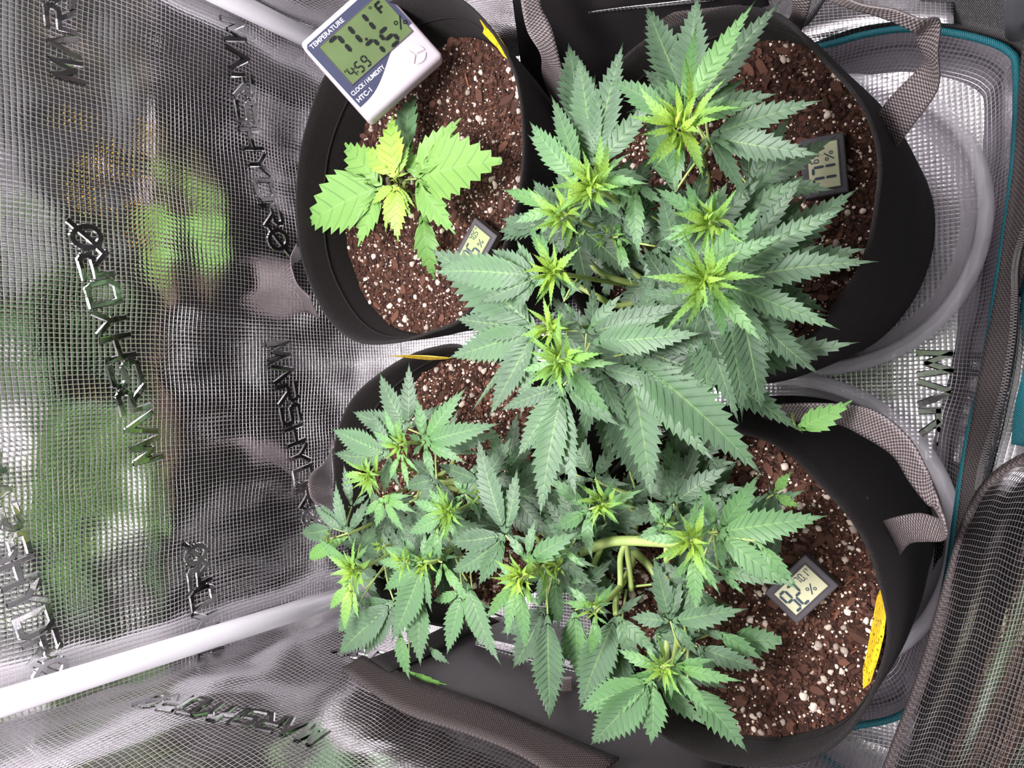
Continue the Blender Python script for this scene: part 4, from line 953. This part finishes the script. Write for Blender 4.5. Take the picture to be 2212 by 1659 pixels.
L('N', .262, 'g', 2000, 1190, .42, [(2560, 1020, .6), (1700, 1360, .9)])
L('E', .262, 'k', 1920, -520, .40, [(2130, -420, 1), (2060, -700, 1)], nt=6)
L('N', .318, 'm', 1630, 1430, .19, [(1682, 1050, 1.1), (1855, 1245, .9), (1842, 1492, .8), (1200, 1405, .8), (1560, 1230, .7)])
L('E', .305, 'm', 1290, -60, .20, [(1500, 290, 1.0), (1312, 445, 1.3), (1090, 180, .9), (1520, 100, .7)])
L('E', .285, 'l', 1480, 70, .22, [(1985, 205, 1.0), (1700, 290, .9)])
L('E', .302, 'l', 1780, -150, .20, [(2128, 236, 1), (1750, -20, .9)])
L('E', .285, 'o', 1100, 490, .26, [(962, -45, 1.05), (1205, 130, 1), (1725, 388, 1.1), (1342, 788, .85), (768, 460, 1.1)])
L('E', .27, 'd', 1180, 330, .32, [(1300, 200, 1), (1600, 360, 1), (1400, 560, .9)])
L('E', .278, 'o', 670, 440, .25, [(372, 1192, 1.1), (875, 890, 1), (1035, 775, .95), (905, 262, .85), (590, 900, .5)])
L('E', .262, 'd', 700, 700, .35, [(760, 1080, 1), (560, 1010, .8), (830, 980, .8)])
L('E', .278, 'l', 340, 400, .26, [(360, 965, 1.1), (430, 850, .9), (250, 830, .8)])
L('E', .308, 'm', 480, 375, .24, [(270, 198, .95), (657, 163, .95), (238, 332, .9), (658, 338, .8)])
L('E', .300, 'm', 495, 440, .20, [(452, 790, 1.0), (552, 708, 1), (617, 522, .9)])
L('E', .285, 'l', 180, 130, .24, [(215, 560, 1), (145, 540, 1), (60, 380, .8), (300, 180, .8), (540, 165, .7)])
L('E', .275, 'o', 140, 540, .27, [(138, 1285, 1.0), (250, 910, .9), (-20, 760, 1)])
L('E', .302, 'l', 960, 950, .27, [(370, 1200, 1.05), (460, 1478, 1.15), (945, 1485, 1.3)])
L('E', .306, 'm', 1125, 845, .23, [(1482, 790, 1.0), (1695, 970, 1.0), (1438, 1250, 1.05), (1105, 1130, .9), (1195, 688, .9)])
L('E', .300, 'm', 1020, 860, .24, [(665, 705, 1), (728, 930, .8), (890, 640, .7), (880, 900, 1)])
L('E', .272, 'l', 1240, 1000, .33, [(1722, 1545, 1.0)])
L('E', .272, 'l', 1000, 970, .28, [(1400, 1330, 1)])
L('E', .262, 'o', 1310, 690, .30, [(1845, 885, 1), (1480, 960, .9)])
L('E', .252, 'l', 1470, 570, .36, [(1850, 803, 1)]); L('E', .235, 'l', 1560, 640, .5, [(1985, 640, 1)], blunt=.5, nt=7)
L('E', .255, 'g', 1330, 560, .3, [(1680, 620, .7), (1200, 700, 1)])
tube('bent_stem', [tuple(P(*q)) for q in [(1215, 1212, .25), (1262, 1190, .262), (1310, 1172, .268), (1352, 1168, .27), (1405, 1170, .272), (1450, 1172, .275), (1490, 1170, .28)]], .0042, 'stem', s4.root, 12)
for pts in ([(1352, 1172, .268), (1340, 1205, .262), (1340, 1262, .262), (1330, 1300, .262), (1331, 1328, .272)], [(1352, 1172, .268), (1358, 1215, .255), (1364, 1275, .25)], [(1440, 1172, .27), (1440, 1240, .262), (1440, 1340, .262), (1440, 1410, .268), (1430, 1440, .29)], [(1262, 1265, .25), (1300, 1180, .262)]):
    tube('side_stem', [tuple(P(*q)) for q in pts], .0026, 'stem', s4.root, 8)
for pts in ([(1262, 556, .285), (1300, 590, .28), (1350, 608, .27), (1395, 615, .25)], [(1225, 605, .28), (1290, 640, .27), (1330, 660, .26), (1385, 650, .25)], [(1445, 450, .26), (1440, 520, .255), (1400, 600, .245)], [(1280, 500, .27), (1330, 560, .27), (1390, 605, .26)]):
    tube('side_stem', [tuple(P(*q)) for q in pts], .0026, 'stem', s2.root, 8)
s4.finish(20, [(1350, 1230, 60), (1640, 1010, 60), (1600, 1380, 60), (1360, 1110, 20), (1500, 1560, 90), (1715, 1285, 80)], -.05, (.04, .06), zmin=.245)

# ---------------------------------------------------------------- put each root at the base of its thing
bpy.context.view_layer.update()
for o in list(COL.objects):
    if o.type != 'EMPTY' or o.parent: continue
    pts = []
    for c in o.children_recursive:
        if c.type == 'MESH': pts += [c.matrix_world @ Vector(b_) for b_ in c.bound_box]
    if not pts: continue
    lo = Vector([min(p[i] for p in pts) for i in range(3)]); hi = Vector([max(p[i] for p in pts) for i in range(3)])
    loc = Vector(((lo.x+hi.x)/2, (lo.y+hi.y)/2, lo.z))
    if o.name.startswith('potted_plant'):
        ms = [c for c in o.children if c.name.startswith('main_stem')][0]; loc = Vector(ms.data.vertices[0].co)
    o.location = loc
    for c in o.children: c.matrix_parent_inverse = Matrix.Translation(-loc)
bpy.context.view_layer.update()
